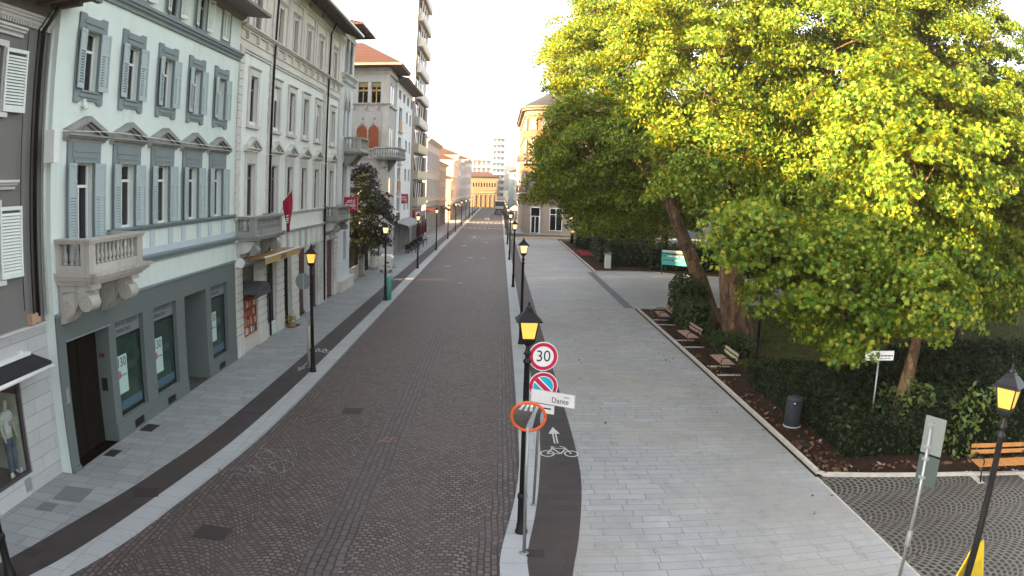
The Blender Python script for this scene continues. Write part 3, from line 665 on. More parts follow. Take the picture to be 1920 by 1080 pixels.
mb = MB(); mb.box(.0, 1.05, 2, 14.75, 11.06, 11.18); mb.box(1.05, 1.2, 2, 14.75, 10.98, 11.3, 1); mb.quad((1.1, 2, 11.2), (1.1, 14.75, 11.2), (-6.5, 14.5, 15.0), (-6.5, 2, 15.0)); mb.quad((-6.5, 2, 15.0), (-6.5, 14.5, 15.0), (-12, 14.4, 11.2), (-12, 2, 11.2))
for i in range(20): mb.box(.05, .9, 2.4 + i * .62, 2.4 + i * .62 + .16, 10.86, 11.06, 0)
mb.build('eaves', [M['eave'], M['grey_house']], gh)
for c in (12.02, 9.02):
    for z, h in ((8.35, 1.4), (4.85, 1.55)):
        window(gh, c - .525, z, 1.05, h, M['white'], M['glass']); shutters(gh, c - .55, c + .55, z + .02, .74, h - .04, M['shutter_white'], .09, (6, 6), 0)
mb = MB()
for u, r0 in ((13.92, .055), (13.72, .02)): mb.tube([(.1, u, 3.9), (.1, u, 10.3), (.5, u, 10.8)], r0, 8)
mb.tube([(.11, 12.75 + .6, 4.1), (.08, 13.35, 10.2)], .012, 5); mb.build('downpipe', M['black'], gh)
MB().tube([(.12, 14.28, 3.9), (.12, 14.28, 10.4)], .05, 10).build('downpipe', M['pipe_white'], gh)
mb = MB(); mb.box(.003, .16, 13.55, 13.68, 3.74, 3.98); mb.box(.003, .12, 13.7, 13.98, 3.76, 3.98); mb.build('meter_box', [paint('copper_box', (.42, .27, .18), .6)], gh)
sw = MB(); sw.box(-.1, -.02, 10.2, 10.3, .47, 2.62); sw.box(-.1, -.02, 12.92, 13.02, .47, 2.62); sw.box(-.1, -.02, 10.3, 12.92, .47, .55); sw.box(-.1, -.02, 10.3, 12.92, 2.55, 2.62)
swo = sw.build('shop_window', paint('dark_window_frame', (.05, .042, .05), .5), gh); M['clear'] = clear_glass('shop_glass'); MB().box(-.055, -.045, 10.3, 12.92, .55, 2.55).build('pane', M['clear'], swo)
mb = MB(); mb.box(-1.4, -.1, 10.2, 13.0, .40, .47); mb.quad((-1.4, 10.2, .47), (-1.4, 13, .47), (-1.4, 13, 2.62), (-1.4, 10.2, 2.62)); mb.quad((-1.4, 13, .47), (-.1, 13, .47), (-.1, 13, 2.62), (-1.4, 13, 2.62)); mb.quad((-1.4, 10.2, .47), (-.1, 10.2, .47), (-.1, 10.2, 2.62), (-1.4, 10.2, 2.62)); mb.quad((-1.4, 10.2, 2.62), (-1.4, 13, 2.62), (-.1, 13, 2.62), (-.1, 10.2, 2.62))
mb.build('display_niche', [paint('niche_paint', (.10, .08, .07), .8)], gh)
MB().box(-1.1, -.12, 12.955, 12.985, .47, 2.3).build('display_panel', paint('pale_panel', (.44, .46, .36), .8), gh)
MB().box(.022, .05, 12.62, 12.86, .12, .42).build('vent_grille', M['plate'], gh)
aw = thing('shop_awning', 'black folded awning with pale rim over the marble shop window', 'awning', (gx + .022, 0, 0))
MB().prism([(0.003, 3.12), (.62, 2.99), (.64, 2.87), (.60, 2.87), (0.003, 2.98)], 'y', 9.9, 13.55).build('canopy', M['black_cloth'], aw)
mb = MB(); mb.tube([(.65, 9.9, 2.88), (.65, 13.58, 2.88)], .05, 8); mb.box(.003, .13, 9.9, 13.4, 3.12, 3.2); mb.box(.003, .1, 13.0, 13.14, 3.2, 3.26); mb.build('rail', M['white'], aw)

# ---- mint house with the bank
mx = -10.1; U0, U1 = 14.30, 26.85
mh = thing('mint_house', 'pale mint house with pedimented windows above a grey bank front', 'house', (mx, 0, 0))
c2 = [15.83 + 2.31 * k for k in range(5)]; c1 = [15.77 + 2.31 * k for k in range(5)]; ca = [16.05, 18.35, 20.65, 22.9, 25.2]
ops = [(c - .37, c + .37, 9.08, 10.58) for c in c2] + [(c - .45, c + .45, 4.95 if k == 0 else 5.62, 7.33) for k, c in enumerate(c1)] + [(c - .37, c + .37, 11.98, 13.16) for c in ca]
mb = MB(); wall(mb, U0, U1, 3.78, 13.4, ops, depth=.2); shell(mb, U0, U1, 0, 13.4, 12); mb.build('wall', M['mint'], mh)
gops = [(14.68, 16.82, 0.0, 3.17, .46), (17.2, 18.9, .53, 3.17, .19), (19.6, 21.28, .53, 3.17, .19), (21.94, 23.83, 0.0, 3.17, 1.3), (24.3, 25.95, .53, 3.17, .19)]
mb = MB(); wall(mb, U0, U1, 0, 3.78, gops, x=.045); mb.quad((.045, U0, 0), (0, U0, 0), (0, U0, 3.78), (.045, U0, 3.78)); mb.box(.046, .1, 14.3, 14.66, 0, .12)
for a, b in ((16.84, 21.92), (23.85, 26.8)): mb.box(.046, .075, a, b, 0, .46)
mb.build('bank_front', M['bank'], mh)
mb = MB(); moulding(mb, prof_cornice(3.72, 3.86, .1), U0, U1); mb.build('ledge', M['greyblue'], mh)
mb = MB(); moulding(mb, prof_cornice(4.52, 4.76, .16), 17.1, U1 + .1); moulding(mb, prof_cornice(5.46, 5.62, .14), 17.0, U1); moulding(mb, prof_cornice(11.5, 11.8, .22), U0, U1); mb.box(.002, .08, U0, U1, 11.8, 11.86); mb.build('string_course', M['greyblue'], mh)
mb = MB(); mb.box(.002, .05, 17.1, U1, 4.76, 4.96)
for k, c in enumerate(c1[1:]): mb.box(.002, .04, c - .8, c - .5, 4.96, 5.46); mb.box(.002, .04, c + .5, c + .8, 4.96, 5.46)
mb.build('frieze', M['band'], mh)
mb = MB()                                                       # scalloped window surrounds, upper floor
top = [(-.7, .0), (-.7, .42), (-.42, .42), (-.34, .36), (.34, .36), (.42, .42), (.7, .42), (.7, 0)]
mb.prism([(a, 1.86 + b - .06) for a, b in top], 'x', .003, .06); mb.prism([(-.7, .33), (.7, .33), (.7, .02), (.46, .02), (.38, .1), (-.38, .1), (-.46, .02), (-.7, .02)], 'x', .003, .06)
mb.prism([(-.5, 1.98), (.5, 1.98), (.46, 2.08), (-.46, 2.08)], 'x', .06, .085); mb.prism([(-.5, .16), (.5, .16), (.46, .25), (-.46, .25)], 'x', .06, .085)
mb.box(.003, .06, -.7, -.375, .33, 1.80); mb.box(.003, .06, .375, .7, .33, 1.80); mb.box(.003, .1, -.42, .42, .28, .33)
for a, b in ((-.44, -.375), (.375, .44)): mb.box(.06, .085, a, b, .33, 1.86)
mb.box(.06, .085, -.44, .44, 1.83, 1.90); cas2 = mb.mesh('window_surround', M['greyblue'])
mb = MB(); mb.box(.003, .06, -.8, -.455, 0, 2.32); mb.box(.003, .06, .455, .8, 0, 2.32); mb.box(.003, .06, -.455, .455, 1.71, 2.32); mb.box(.06, .075, -.62, .62, 1.82, 2.2); mb.box(.075, .09, -.56, .56, 1.96, 2.0); mb.box(.06, .09, -.54, .54, 1.70, 1.78)
cas1 = mb.mesh('window_surround', M['greyblue']); ped1 = pediment_mesh(2.0, .46, .22, M['stone_dark'])
for k, c in enumerate(c2):
    ob('window_surround', cas2, mh, (0, c, 8.75)); window(mh, c - .37, 9.08, .74, 1.5, M['white'], M['glass'], -.16, 1, .68, .055)
    shutters(mh, c - .37, c + .37, 9.1, .37, 1.46, M['shutter_blue'], .1, ((9, 14), (6, 10), (11, 13), (8, 9), (7, 11))[k])
for k, c in enumerate(c1):
    z = 4.95 if k == 0 else 5.62
    ob('window_surround', cas1, mh, (0, c, 5.62)); ob('pediment', ped1, mh, (0, c, 8.0))
    if k == 0:
        [MB().box(.003, .06, a, a + .345, 4.93, 5.62).build('window_surround', M['greyblue'], mh) for a in (c - .8, c + .455)]
    window(mh, c - .45, z, .9, 7.33 - z, M['white'], M['glass'], -.16, 1, .74 if k else .76, .06)
    shutters(mh, c - .45, c + .45, z + .02, .44, 7.29 - z, M['shutter_blue'], .1, ((8, 10), (7, 13), (9, 9), (10, 8), (6, 10))[k], .33)
for k, c in enumerate(ca):
    if k == 4:
        MB().box(-.05, .0, c - .37, c + .37, 11.98, 13.16).build('attic_panel', M['greyblue'], mh)
        for s in (-1, 1): ob('shutter', shutter_mesh(.3, 1.1, s, M['shutter_white'], 0), mh, (.02, c - s * .32, 12.02))
    else:
        window(mh, c - .37, 11.98, .74, 1.18, M['greyblue'], M['glass'], -.14); shutters(mh, c - .37, c + .37, 12.0, .42, 1.14, M['shutter_white'], .06, (16, 12), 0)
    mb = MB(); mb.frame(c - .47, c + .47, 11.87, 13.27, .098, .003, .045); mb.build('window_surround', M['greyblue'], mh)
mb = MB(); mb.prism([(0, 13.38), (1.05, 13.22), (1.12, 13.25), (1.12, 13.36), (0, 13.52)], 'y', U0 - .2, U1 + .35); mb.prism([(.003, 13.1), (.2, 13.2), (.24, 13.36), (.003, 13.38)], 'y', U0, U1); mb.build('eaves', [plaster('eave_plaster', (.20, .175, .16), .1, .3)], mh)
mb = MB(); mb.add([(1.1, U0 - .2, 13.37), (1.1, U1 + .35, 13.37), (-6, U1 + .2, 15.9), (-6, U0 - .2, 15.9), (-12, U1, 13.4), (-12, U0, 13.4)], [(0, 1, 2, 3), (3, 2, 4, 5)]); mb.build('roof', M['tile'], mh)
# bank windows, doors, lettering
for a, b in ((17.2, 18.9), (19.6, 21.28), (24.3, 25.95)):
    f = MB(); f.box(-.14, -.1, a, b, 2.72, 3.17); f.box(-.14, -.09, a, b, 2.66, 2.72, 1); f.box(-.14, -.09, a, a + .05, .53, 2.66, 1); f.box(-.14, -.09, b - .05, b, .53, 2.66, 1); f.box(-.14, -.09, a + .05, b - .05, .53, .59, 1)
    f = f.build('shop_window', [plaster('sign_panel', (.15, .17, .18), .05, .1), M['black']], mh)
    MB().box(-.125, -.115, a + .05, b - .05, .59, 2.66).build('pane', M['green_glass'], f)
    text('BANCA DI CREDITO', .175, M['ink'], f, (-.096, (a + b) / 2 - .1, 3.03), FACE_X); text('COOPERATIVO', .175, M['ink'], f, (-.096, (a + b) / 2 - .3, 2.84), FACE_X)
    u = a + .14; MB().box(-.112, -.106, u, u + .66, 1.12, 2.18).build('poster', M['poster'], f)
    text('130', .36, M['ink'], f, (-.103, u + .33, 1.98), FACE_X)
    MB().disc((-.104, u + .17, 1.66), .12, 'x', 16).build('emblem', [plain('emblem_rose', (.32, .12, .16))], f)
    text('anni di fiducia', .075, M['ink'], f, (-.103, u + .42, 1.62), FACE_X)
    MB().box(-.113, -.107, a + .3, b - .1, .66, .9).build('decal', plain('blue_decal', (.05, .10, .14)), f)
for u in (18.15, 20.48, 25.1): MB().box(.076, .082, u - .3, u + .3, .07, .29).build('vent_grille', M['black'], mh)
d = MB(); d.box(-.46, -.40, 14.68, 16.82, 0, 3.17); d.box(-.4, -.37, 14.8, 15.7, .1, 3.05); d.box(-.4, -.37, 15.8, 16.7, .1, 3.05); d.build('door', M['door_dark'], mh)
d = MB(); d.box(-1.3, -1.24, 21.94, 23.83, 0, 3.17); d.build('door', M['glass_dark'], mh)
d = MB(); d.box(-.35, -.29, 21.96, 22.08, 0, 3.17); d.box(-.28, -.2, 22.0, 22.06, 1.4, 2.0, 1); d.build('door_frame', [M['black'], M['white']], mh)
MB().box(-1.2, .04, 21.95, 23.82, -.02, .012).build('threshold', setts('dark_threshold', (.08, .075, .07), (.05, .05, .05), (.02, .02, .02), .2, straight=True), mh)
MB().prism([(.047, 3.17), (.12, 3.17), (.12, 3.21), (.047, 3.21)], 'y', 14.6, 16.86).build('door_hood', M['greyblue'], mh)
mb = MB(); mb.box(.046, .07, 14.42, 14.56, 1.72, 2.1); mb.build('notice_plate', M['plate'], mh)
MB().box(-.30, -.12, 16.80, 16.817, 1.4, 1.75).build('cash_machine', M['black'], mh); MB().box(-.3, -.14, 16.80, 16.817, 2.3, 2.42).build('alarm_plate', paint('dull_red', (.10, .02, .025), .6), mh)
mb = MB(); mb.lathe([(.0, -.07), (.06, -.05), (.075, 0), (.05, .04), (.0, .05)], (.12, 15.6, 8.66), 10, cap=False); mb.box(.003, .1, 15.55, 15.66, 8.68, 8.86); mb.build('security_camera', M['white'], mh)
mb = MB(); mb.box(.003, .3, 13.98, 14.22, 7.3, 8.02); mb.build('junction_box', M['white'], mh)
# stone balcony of the mint house
bal = thing('stone_balcony', 'stone balcony with turned balusters above the bank doorway', 'balcony', (mx, 0, 0))
balustrade(bal, 14.46, 17.22, 1.0, 4.80, .76, M['stone'], 11, 3)
mb = MB()
for i, (z0, z1, e) in enumerate(((4.72, 4.80, .2), (4.64, 4.72, .14), (4.58, 4.64, .06), (4.52, 4.58, .0))): mb.box(.003, 1.0 + e, 14.46 - e * .5, 17.22 + e, z0, z1)
mb.build('slab', M['stone'], bal); vm = volute(M['stone'], .98, .92, .42)
for u in (14.72, 16.72): ob('bracket', vm, bal, (.05, u, 4.52))
# wire running along both facades
cb = MB().tube([(-9.95, 14.2, 8.02), (-9.82, 17, 8.12), (-9.82, 22, 8.06), (-9.8, 26.8, 8.1), (-9.82, 34, 7.98), (-9.85, 45, 7.95)], .012, 5).build('facade_wire', M['white']); tag(cb, 'thin pale wire strung along the facades at pediment height', 'cable')
# ---- cream palazzo with quoins, balconies and deep eaves
V0, V1, V2 = 26.87, 45.5, 49.3
ph = thing('cream_palazzo', 'long cream palazzo with quoined corners and overhanging eaves', 'palazzo', (-10.1, 0, 0))
cc = [28.75, 32.0, 34.55, 37.15, 39.85, 43.5]
ops = [(c - .45, c + .45, 9.3, 11.15) for c in cc] + [(c - .48, c + .48, 5.47, 7.55) for c in cc] + [(c - .34, c + .34, 13.12, 14.82) for c in cc[1:]] + [(28.2, 29.2, 13.12, 14.9)] + [(c - .28, c + .28, 16.12, 16.42) for c in cc]
bays = [(27.75, 29.65), (30.9, 32.4), (33.65, 34.9), (36.3, 38.0), (38.45, 40.4), (42.5, 44.5)]
mb = MB(); wall(mb, V0, V1, 3.55, 12.1, ops); shell(mb, V0, V1, 0, 16.7, 13); wall(mb, V0, V1, 15.9, 16.7, ops[-6:])
mb.build('wall', M['cream'], ph)
mb = MB(); wall(mb, V0, V1, 12.1, 15.9, [o for o in ops if 12 < o[2] < 15.5]); mb.build('painted_wall', M['fresco'], ph)
mb = MB(); wall(mb, V0, V1, 0, 3.55, [(a, b, (0 if i in (2, 3, 4, 5) else .62), 3.45, .14) for i, (a, b) in enumerate(bays)], x=-.06); mb.build('ground_floor_front', M['cream_stone'], ph)
us = [(26.9, 27.75)] + [(bays[i][1], bays[i + 1][0]) for i in range(5)] + [(44.5, 45.45)]
for a, b in us:
    mb = MB(); mb.box(-.06, .05, a, b, 0, .86)
    for i in range(8):
        z = .86 + i * .33; mb.box(-.06, .04, a + .01, b - .01, z + .04, z + .33); mb.box(-.06, -.01, a + .04, b - .04, z, z + .04)
    mb.build('rusticated_pier', M['cream_stone'], ph)
mb = MB()                                                        # quoins
for u in (26.9, 30.85, 41.0, 45.0):
    for i in range(21):
        z = 5.5 + i * .315; e = .12 if i % 2 else 0
        if z < 11.9: mb.box(.002, .05, u - (.0 if u < 27 else e / 2), u + .46 + e / 2, z + .012, z + .303)
mb.build('quoin', M['cream_stone'], ph)
mb = MB()
moulding(mb, prof_cornice(4.45, 4.62, .16), V0, V1); moulding(mb, prof_cornice(5.32, 5.46, .12), V0, V1); moulding(mb, prof_cornice(12.86, 13.08, .22), V0, V1); mb.box(.002, .06, V0, V1, 12.1, 12.2); mb.box(.002, .04, V0, V1, 12.46, 12.52); mb.box(.002, .06, V0, V1, 11.98, 12.04)
moulding(mb, prof_cornice(15.62, 15.92, .18), V0, V1)
for i in range(14): mb.box(.002, .14, V0 + .6 + i * 1.32, V0 + .72 + i * 1.32, 12.55, 12.86)
for c in cc:
    moulding(mb, prof_cornice(14.98, 15.12, .14), c - .62, c + .62); mb.box(.002, .05, c - .5, c - .35, 13.1, 14.95); mb.box(.002, .05, c + .35, c + .5, 13.1, 14.95)
    for s in (-1, 1): mb.box(.002, .07, c + s * 1.12 - .13, c + s * 1.12 + .13, 13.1, 15.6)
    mb.box(.003, .06, c - .7, c - .455, 9.1, 11.4); mb.box(.003, .06, c + .455, c + .7, 9.1, 11.4); mb.box(.003, .06, c - .455, c + .455, 11.16, 11.4); mb.box(.003, .12, c - .75, c + .75, 9.02, 9.14); moulding(mb, prof_cornice(11.4, 11.52, .12), c - .75, c + .75)
    mb.box(.003, .05, c - .72, c - .485, 5.47, 8.1); mb.box(.003, .05, c + .485, c + .72, 5.47, 8.1); mb.box(.003, .07, c - .485, c + .485, 7.6, 8.1); mb.box(.07, .09, c - .34, c + .34, 7.72, 7.98)
for i in range(16): mb.box(.0, .08, 27.3 + i * 1.15, 27.52 + i * 1.15, 3.62, 4.42)
mb.build('stone_trim', M['cream_stone'], ph)
pd = pediment_mesh(1.75, .48, .24, M['cream_stone'])
for c in cc: ob('pediment', pd, ph, (0, c, 8.22))
for c in cc:
    window(ph, c - .45, 9.3, .9, 1.85, M['cream_blind'], M['glass_dark'], -.16, 1, .72); window(ph, c - .48, 5.47, .96, 2.08, M['cream_blind'], M['glass_dark'], -.16, 1, .74); MB().box(-.17, -.1, c - .28, c + .28, 16.12, 16.42).build('attic_window', M['glass_dark'], ph)
for c in cc[1:]: window(ph, c - .34, 13.12, .68, 1.7, M['cream_blind'], M['glass_dark'], -.15, 1, .7)
MB().box(-.17, -.12, 28.2, 29.2, 13.12, 14.9).build('blind', M['cream_blind'], ph)
for c in (32.0, 39.85): MB().box(-.12, -.1, c - .4, c + .4, 10.55, 11.12).build('blind', M['cream'], ph)
for u in (31.15, 41.72): MB().tube([(.1, u, .1), (.1, u, 13.0 if u < 32 else 15.6), (.3 if u > 32 else .1, u + (.3 if u > 32 else 0), 16.3)], .055, 8).build('downpipe', M['black'], ph)
mb = MB(); mb.prism([(0, 16.62), (1.2, 16.1), (1.24, 16.24), (0, 16.8)], 'y', V0 - .25, V1 + .2); mb.box(1.2, 1.3, V0 - .25, V1 + .2, 16.16, 16.28, 1)
for i in range(34): mb.prism([(.0, 16.48), (1.05, 16.02), (1.05, 16.1), (.0, 16.6)], 'y', V0 + i * .56, V0 + .13 + i * .56)
mb.build('eaves', [M['eave'], M['white']], ph)
mb = MB(); mb.add([(1.2, V0 - .3, 16.27), (1.2, V1 + .2, 16.27), (-6.5, V1, 19), (-6.5, V0, 19), (-13, V1, 16.7), (-13, V0, 16.7)], [(0, 1, 2, 3), (3, 2, 4, 5)]); mb.build('roof', M['tile'], ph)
# ground floor bays
for i in (3, 4): a, b = bays[i]; d = MB(); d.box(-.2, -.14, a, b, 0, 3.45); [d.box(-.14, -.12, a + .1 + k * .36, a + .34 + k * .36, .15, 3.3) for k in range(4)]; d.build('shutter_door', M['maroon'], ph)
a, b = bays[5]; d = MB(); d.box(-.2, -.14, a, b, 0, 3.45); [d.box(-.14, -.11, a + .12 + k * .92, a + .95 + k * .92, .2, 2.4) for k in range(2)]; d.build('door', M['maroon'], ph)
a, b = bays[2]; MB().box(-.2, -.16, a, b, 0, 3.45).build('door', M['door_dark'], ph)
for i in (0, 1):
    a, b = bays[i]; f = MB(); f.box(-.2, -.15, a, a + .07, .62, 3.45); f.box(-.2, -.15, b - .07, b, .62, 3.45); f.box(-.2, -.15, a + .07, b - .07, .62, .7); f.box(-.2, -.15, a + .07, b - .07, 2.45, 2.53); f = f.build('shop_window', M['black'], ph)
    MB().box(-.19, -.175, a + .07, b - .07, .7, 3.4).build('pane', glass('shop_pane', (.045, .038, .03), .08, .8), f)
for i, h in ((0, .62), (1, .62)): a, b = bays[i]; MB().box(-.2, -.03, a, b, 0, h).build('stall_riser', paint('pale_riser', (.50, .47, .42) if i == 0 else (.55, .60, .55), .6), ph)
# tower end with loggia
mb = MB(); wall(mb, V1, V2, 0, 17.0, [(46.1, 47.35, 13.95, 16.3), (47.5, 48.75, 13.95, 16.3), (46.5, 47.2, 9.9, 12.3), (47.6, 48.3, 9.9, 12.3), (46.7, 48.1, 5.9, 8.2), (47.3, 48.2, 1.85, 3.75)], x=.02, depth=.3); shell(mb, V1, V2, 0, 17.0, 9, x=.02); mb.build('tower_wall', plaster('tower_plaster', (.53, .56, .56), .06, .3, (.3, .3, .28)), ph)
mb = MB(); mb.box(.02, .3, V1, V2 + .25, 0, .62); mb.box(.02, .35, V1, V2 + .3, .62, .70); moulding(mb, prof_cornice(13.6, 13.9, .3, .022), V1, V2 + .2); [mb.box(.02, .26, V1 + .3 + i * .5, V1 + .45 + i * .5, 13.35, 13.6) for i in range(8)]; mb.box(.02, .1, V1, V2, 16.3, 16.6)
for u in (46.1, 47.42, 48.75): MB().lathe([(.1, 0), (.08, .2), (.07, 1.5), (.12, 1.8), (.12, 2.4)], (-.02, u, 13.95), 10).build('column', M['cream_stone'], ph)
for c in (46.85, 47.95):
    for s in (-1, 1): mb.tube([(.03, c + s * .36, 11.6), (.05, c + s * .36, 12.1), (.05, c + s * .2, 12.5), (.05, c, 13.0)], .05, 6)
mb.build('tower_trim', M['cream_stone'], ph)
for a in (46.1, 47.5): MB().box(-.26, -.22, a, a + 1.25, 13.95, 16.3).build('window', M['glass_dark'], ph)
for a, b, z0, z1 in ((46.5, 47.2, 9.9, 12.3), (47.6, 48.3, 9.9, 12.3), (46.7, 48.1, 5.9, 8.2), (47.3, 48.2, 1.85, 3.75)): MB().box(-.27, -.22, a, b, z0, z1).build('window', M['cream_blind'] if z0 > 5 else M['glass_dark'], ph)
mb = MB(); mb.box(-9, 1.2, V1 - .1, V2 + 1.2, 17.0, 17.12); [mb.box(-.2, 1.1, V1 + .2 + i * .5, V1 + .32 + i * .5, 16.86, 17.0) for i in range(9)]; mb.build('tower_eaves', paint('rust_eave', (.14, .065, .05), .7, .25, .3), ph)
mb = MB(); mb.add([(1.2, V1 - .1, 17.13), (1.2, V2 + 1.2, 17.13), (-9, V2 + 1.2, 17.13), (-9, V1 - .1, 17.13), (-4, V1 + 2.2, 18.8)], [(0, 1, 4), (1, 2, 4), (2, 3, 4), (3, 0, 4)]); mb.build('tower_roof', M['tile'], ph)
# balconies of the palazzo
for u0, u1, lab in ((27.05, 30.7, 'weathered palazzo balcony over the ochre awning'), (41.85, 45.3, 'weathered palazzo balcony beside the first red sign')):
    b_ = thing('stone_balcony', lab, 'balcony', (-10.1, 0, 0), 0, 'palazzo balconies'); balustrade(b_, u0, u1, .82, 4.78, .72, M['stone_dark'], 14, 2, .26)
    mb = MB(); mb.box(.003, 1.0, u0 - .1, u1 + .1, 4.70, 4.78); mb.box(.003, .92, u0 - .05, u1 + .05, 4.60, 4.70); mb.build('slab', M['stone_dark'], b_)
    v2 = volute(M['stone_dark'], .8, .8, .4)
    for u in (u0 + .5, u1 - .4): ob('bracket', v2, b_, (.0, u, 4.6))
    MB().prism([(.01, 4.0), (.5, 4.15), (.75, 4.55), (.01, 4.6)], 'y', u0 + .15, u0 + 1.0).build('bracket_stone', M['cream_stone'], b_)
b_ = thing('stone_balcony', 'small white stone balcony high on the palazzo tower', 'balcony', (-10.1, 0, 0)); balustrade(b_, 47.0, 49.9, 1.1, 8.95, .9, M['stone'], 9, 3, .2)
mb = MB(); mb.box(.003, 1.25, 46.9, 50.05, 8.84, 8.95); mb.box(.003, 1.1, 47, 49.9, 8.74, 8.84); mb.prism([(.02, 8.0), (.35, 8.1), (.9, 8.74), (.02, 8.74)], 'y', 47.2, 47.6); mb.prism([(.02, 8.0), (.35, 8.1), (.9, 8.74), (.02, 8.74)], 'y', 49.0, 49.4); mb.build('slab', M['stone_dark'], b_)
# ochre awning, news stand, flag, red signs
aw = thing('shop_awning', 'ochre awning with pale valance over the stone shop bays', 'awning', (-10.1, 0, 0))
MB().prism([(.06, 3.86), (1.0, 3.9), (1.02, 3.86), (.06, 3.8)], 'y', 27.7, 32.9).build('canopy', paint('awning_top', (.30, .19, .075), .8), aw)
mb = MB(); mb.box(1.02, 1.05, 27.7, 32.9, 3.62, 3.88); mb.build('valance', M['yellow_cloth'], aw); MB().box(.98, 1.07, 27.7, 32.9, 3.88, 3.93).build('rail', M['white'], aw); MB().box(1.052, 1.056, 29.8, 30.6, 3.64, 3.85).build('sign_patch', paint('brown_patch', (.16, .09, .05), .7), aw)
mb = MB(); mb.disc((.12, 27.25, 3.72), .2, 'y', 16); mb.lathe([(.2, -.03), (.2, .03)], (.0, 0, 0), 3) if False else None; mb.box(.08, .14, 27.28, 27.34, 3.6, 3.84); lg = mb.build('round_plate', M['white'], aw)
nb = thing('book_stand', 'book stand with red shelves under a dark arched canopy', 'book stand', (-10.1, 0, 0))
mb = MB(); M['shelf'] = paint('red_shelf', (.24, .055, .028), .5, .2, .2)
mb.box(-.13, .04, 27.78, 27.84, .66, 2.32); mb.box(-.13, .04, 29.35, 29.41, .66, 2.32); mb.box(-.13, -.11, 27.84, 29.35, .66, 2.32)
for z in (.66, 1.02, 1.38, 1.74, 2.1): mb.box(-.11, .03, 27.84, 29.35, z, z + .04)
mb.build('shelf', M['shelf'], nb)
mb = MB(); bc = [plain('book_%s' % n, c, .6) for n, c in (('cream', (.5, .42, .3)), ('red', (.35, .05, .03)), ('blue', (.06, .15, .25)), ('brown', (.2, .09, .05)), ('pale', (.5, .5, .48)))]
for zi, z in enumerate((.7, 1.06, 1.42, 1.78)):
    u = 27.88
    while u < 29.3:
        t = rnd.uniform(.04, .11); mb.box(-.10, .0 + rnd.uniform(-.02, .02), u, u + t - .006, z, z + rnd.uniform(.2, .29), rnd.choice([0, 1, 2, 3, 4] if zi == 0 else [1, 3, 1, 0])); u += t
stuff(mb.build('books', bc, nb))
mb = MB()
for i in range(8):
    a0, a1 = math.pi * i / 8, math.pi * (i + 1) / 8; P = lambda a, x: (x, 28.65 - .95 * math.cos(a), 2.42 + .42 * math.sin(a))
    mb.quad(P(a0, -.1), P(a1, -.1), P(a1, .62), P(a0, .62))
mb.prism([(28.65 - .95 * math.cos(math.pi * i / 8), 2.42 + .42 * math.sin(math.pi * i / 8)) for i in range(9)], 'x', .6, .63); mb.box(.58, .64, 27.7, 29.6, 2.28, 2.44); mb.build('canopy', paint('slate_canopy', (.05, .056, .062), .6, .2, .3), nb)
MB().lathe([(.05, -.05), (.055, 0), (.02, .05)], (.55, 28.3, 2.24), 8).build('lamp', M['white'], nb)
fl = thing('flag', 'red flag hanging from a slanted pole on the palazzo front', 'flag', (-10.1, 0, 0)); MB().tube([(.02, 32.6, 5.1), (.95, 31.8, 6.7)], .02, 6).build('pole', M['pipe_white'], fl)
mb = MB(); n = 10; vs = []; fs = []
for i in range(n + 1):
    for j in range(5):
        t, q = i / n, j / 4; vs.append((.9 - .42 * q * (1 - .3 * t) + .06 * math.sin(5 * t + 4 * q), 31.85 + .2 * q + .05 * math.sin(9 * q + 3 * t), 6.55 - 1.85 * t - .45 * q * (1 - t) - .1 * q))
fs = [(i * 5 + j, i * 5 + j + 1, (i + 1) * 5 + j + 1, (i + 1) * 5 + j) for i in range(n) for j in range(4)]
mb.add(vs, fs, 0, True); mb.build('cloth', paint('red_cloth', (.38, .02, .05), .8, .2, .2), fl)
mb = MB()
for z, y0 in ((5.2, 31.93), (5.32, 31.93), (5.02, 31.95), (5.12, 31.93)): mb.quad((.66, y0 - .09, z), (.78, y0 - .1, z + .04), (.79, y0 - .1, z + .09), (.67, y0 - .09, z + .05))
mb.build('emblem', M['white_letter'], fl)
def red_sign(x0, x1, y, z0, z1, lab):
    s = thing('red_sign', lab, 'sign', (x0, y, z0), 0, None); W, H = x1 - x0, z1 - z0
    MB().box(0, W, -.06, .06, 0, H).build('panel', M['red'], s, bevel=.01); mb = MB(); mb.box(-.02, 0, -.07, .07, -.02, H + .02); mb.box(W, W + .02, -.07, .07, -.02, H + .02); mb.box(0, W, -.07, .07, H, H + .02); mb.build('frame', paint('pink_frame', (.55, .25, .3), .5), s)
    P = lambda x, z: (x * W, -.065, z * H); mb = MB()
    for pts in ([(.12, .5), (.22, .6), (.34, .78), (.42, .78), (.38, .58)], [(.24, .62), (.42, .64)], [(.5, .8), (.46, .58), (.58, .6), (.62, .68), (.52, .7), (.62, .8), (.52, .8)], [(.84, .82), (.72, .78), (.7, .7), (.82, .66), (.8, .58), (.66, .56)]): mb.tube([P(*p) for p in pts], .028, 5)
    mb.box(.1 * W, .84 * W, -.068, -.06, .44 * H, .48 * H); mb.box(.08 * W, .88 * W, -.068, -.06, .34 * H, .4 * H); mb.tube([P(.6, .14), P(.7, .26), P(.82, .2), P(.88, .12)], .022, 5)
    mb.build('emblem', M['white_letter'], s); MB().tube([(-.6, .0, H * .5), (0, 0, H * .5)], .025, 6).build('arm', M['black'], s)
red_sign(-10.0, -9.1, 47.0, 5.08, 5.98, 'red sign with white emblem beside the palazzo balcony'); red_sign(-10.3, -9.42, 76, 4.98, 5.93, 'red sign with white emblem between small white house windows')
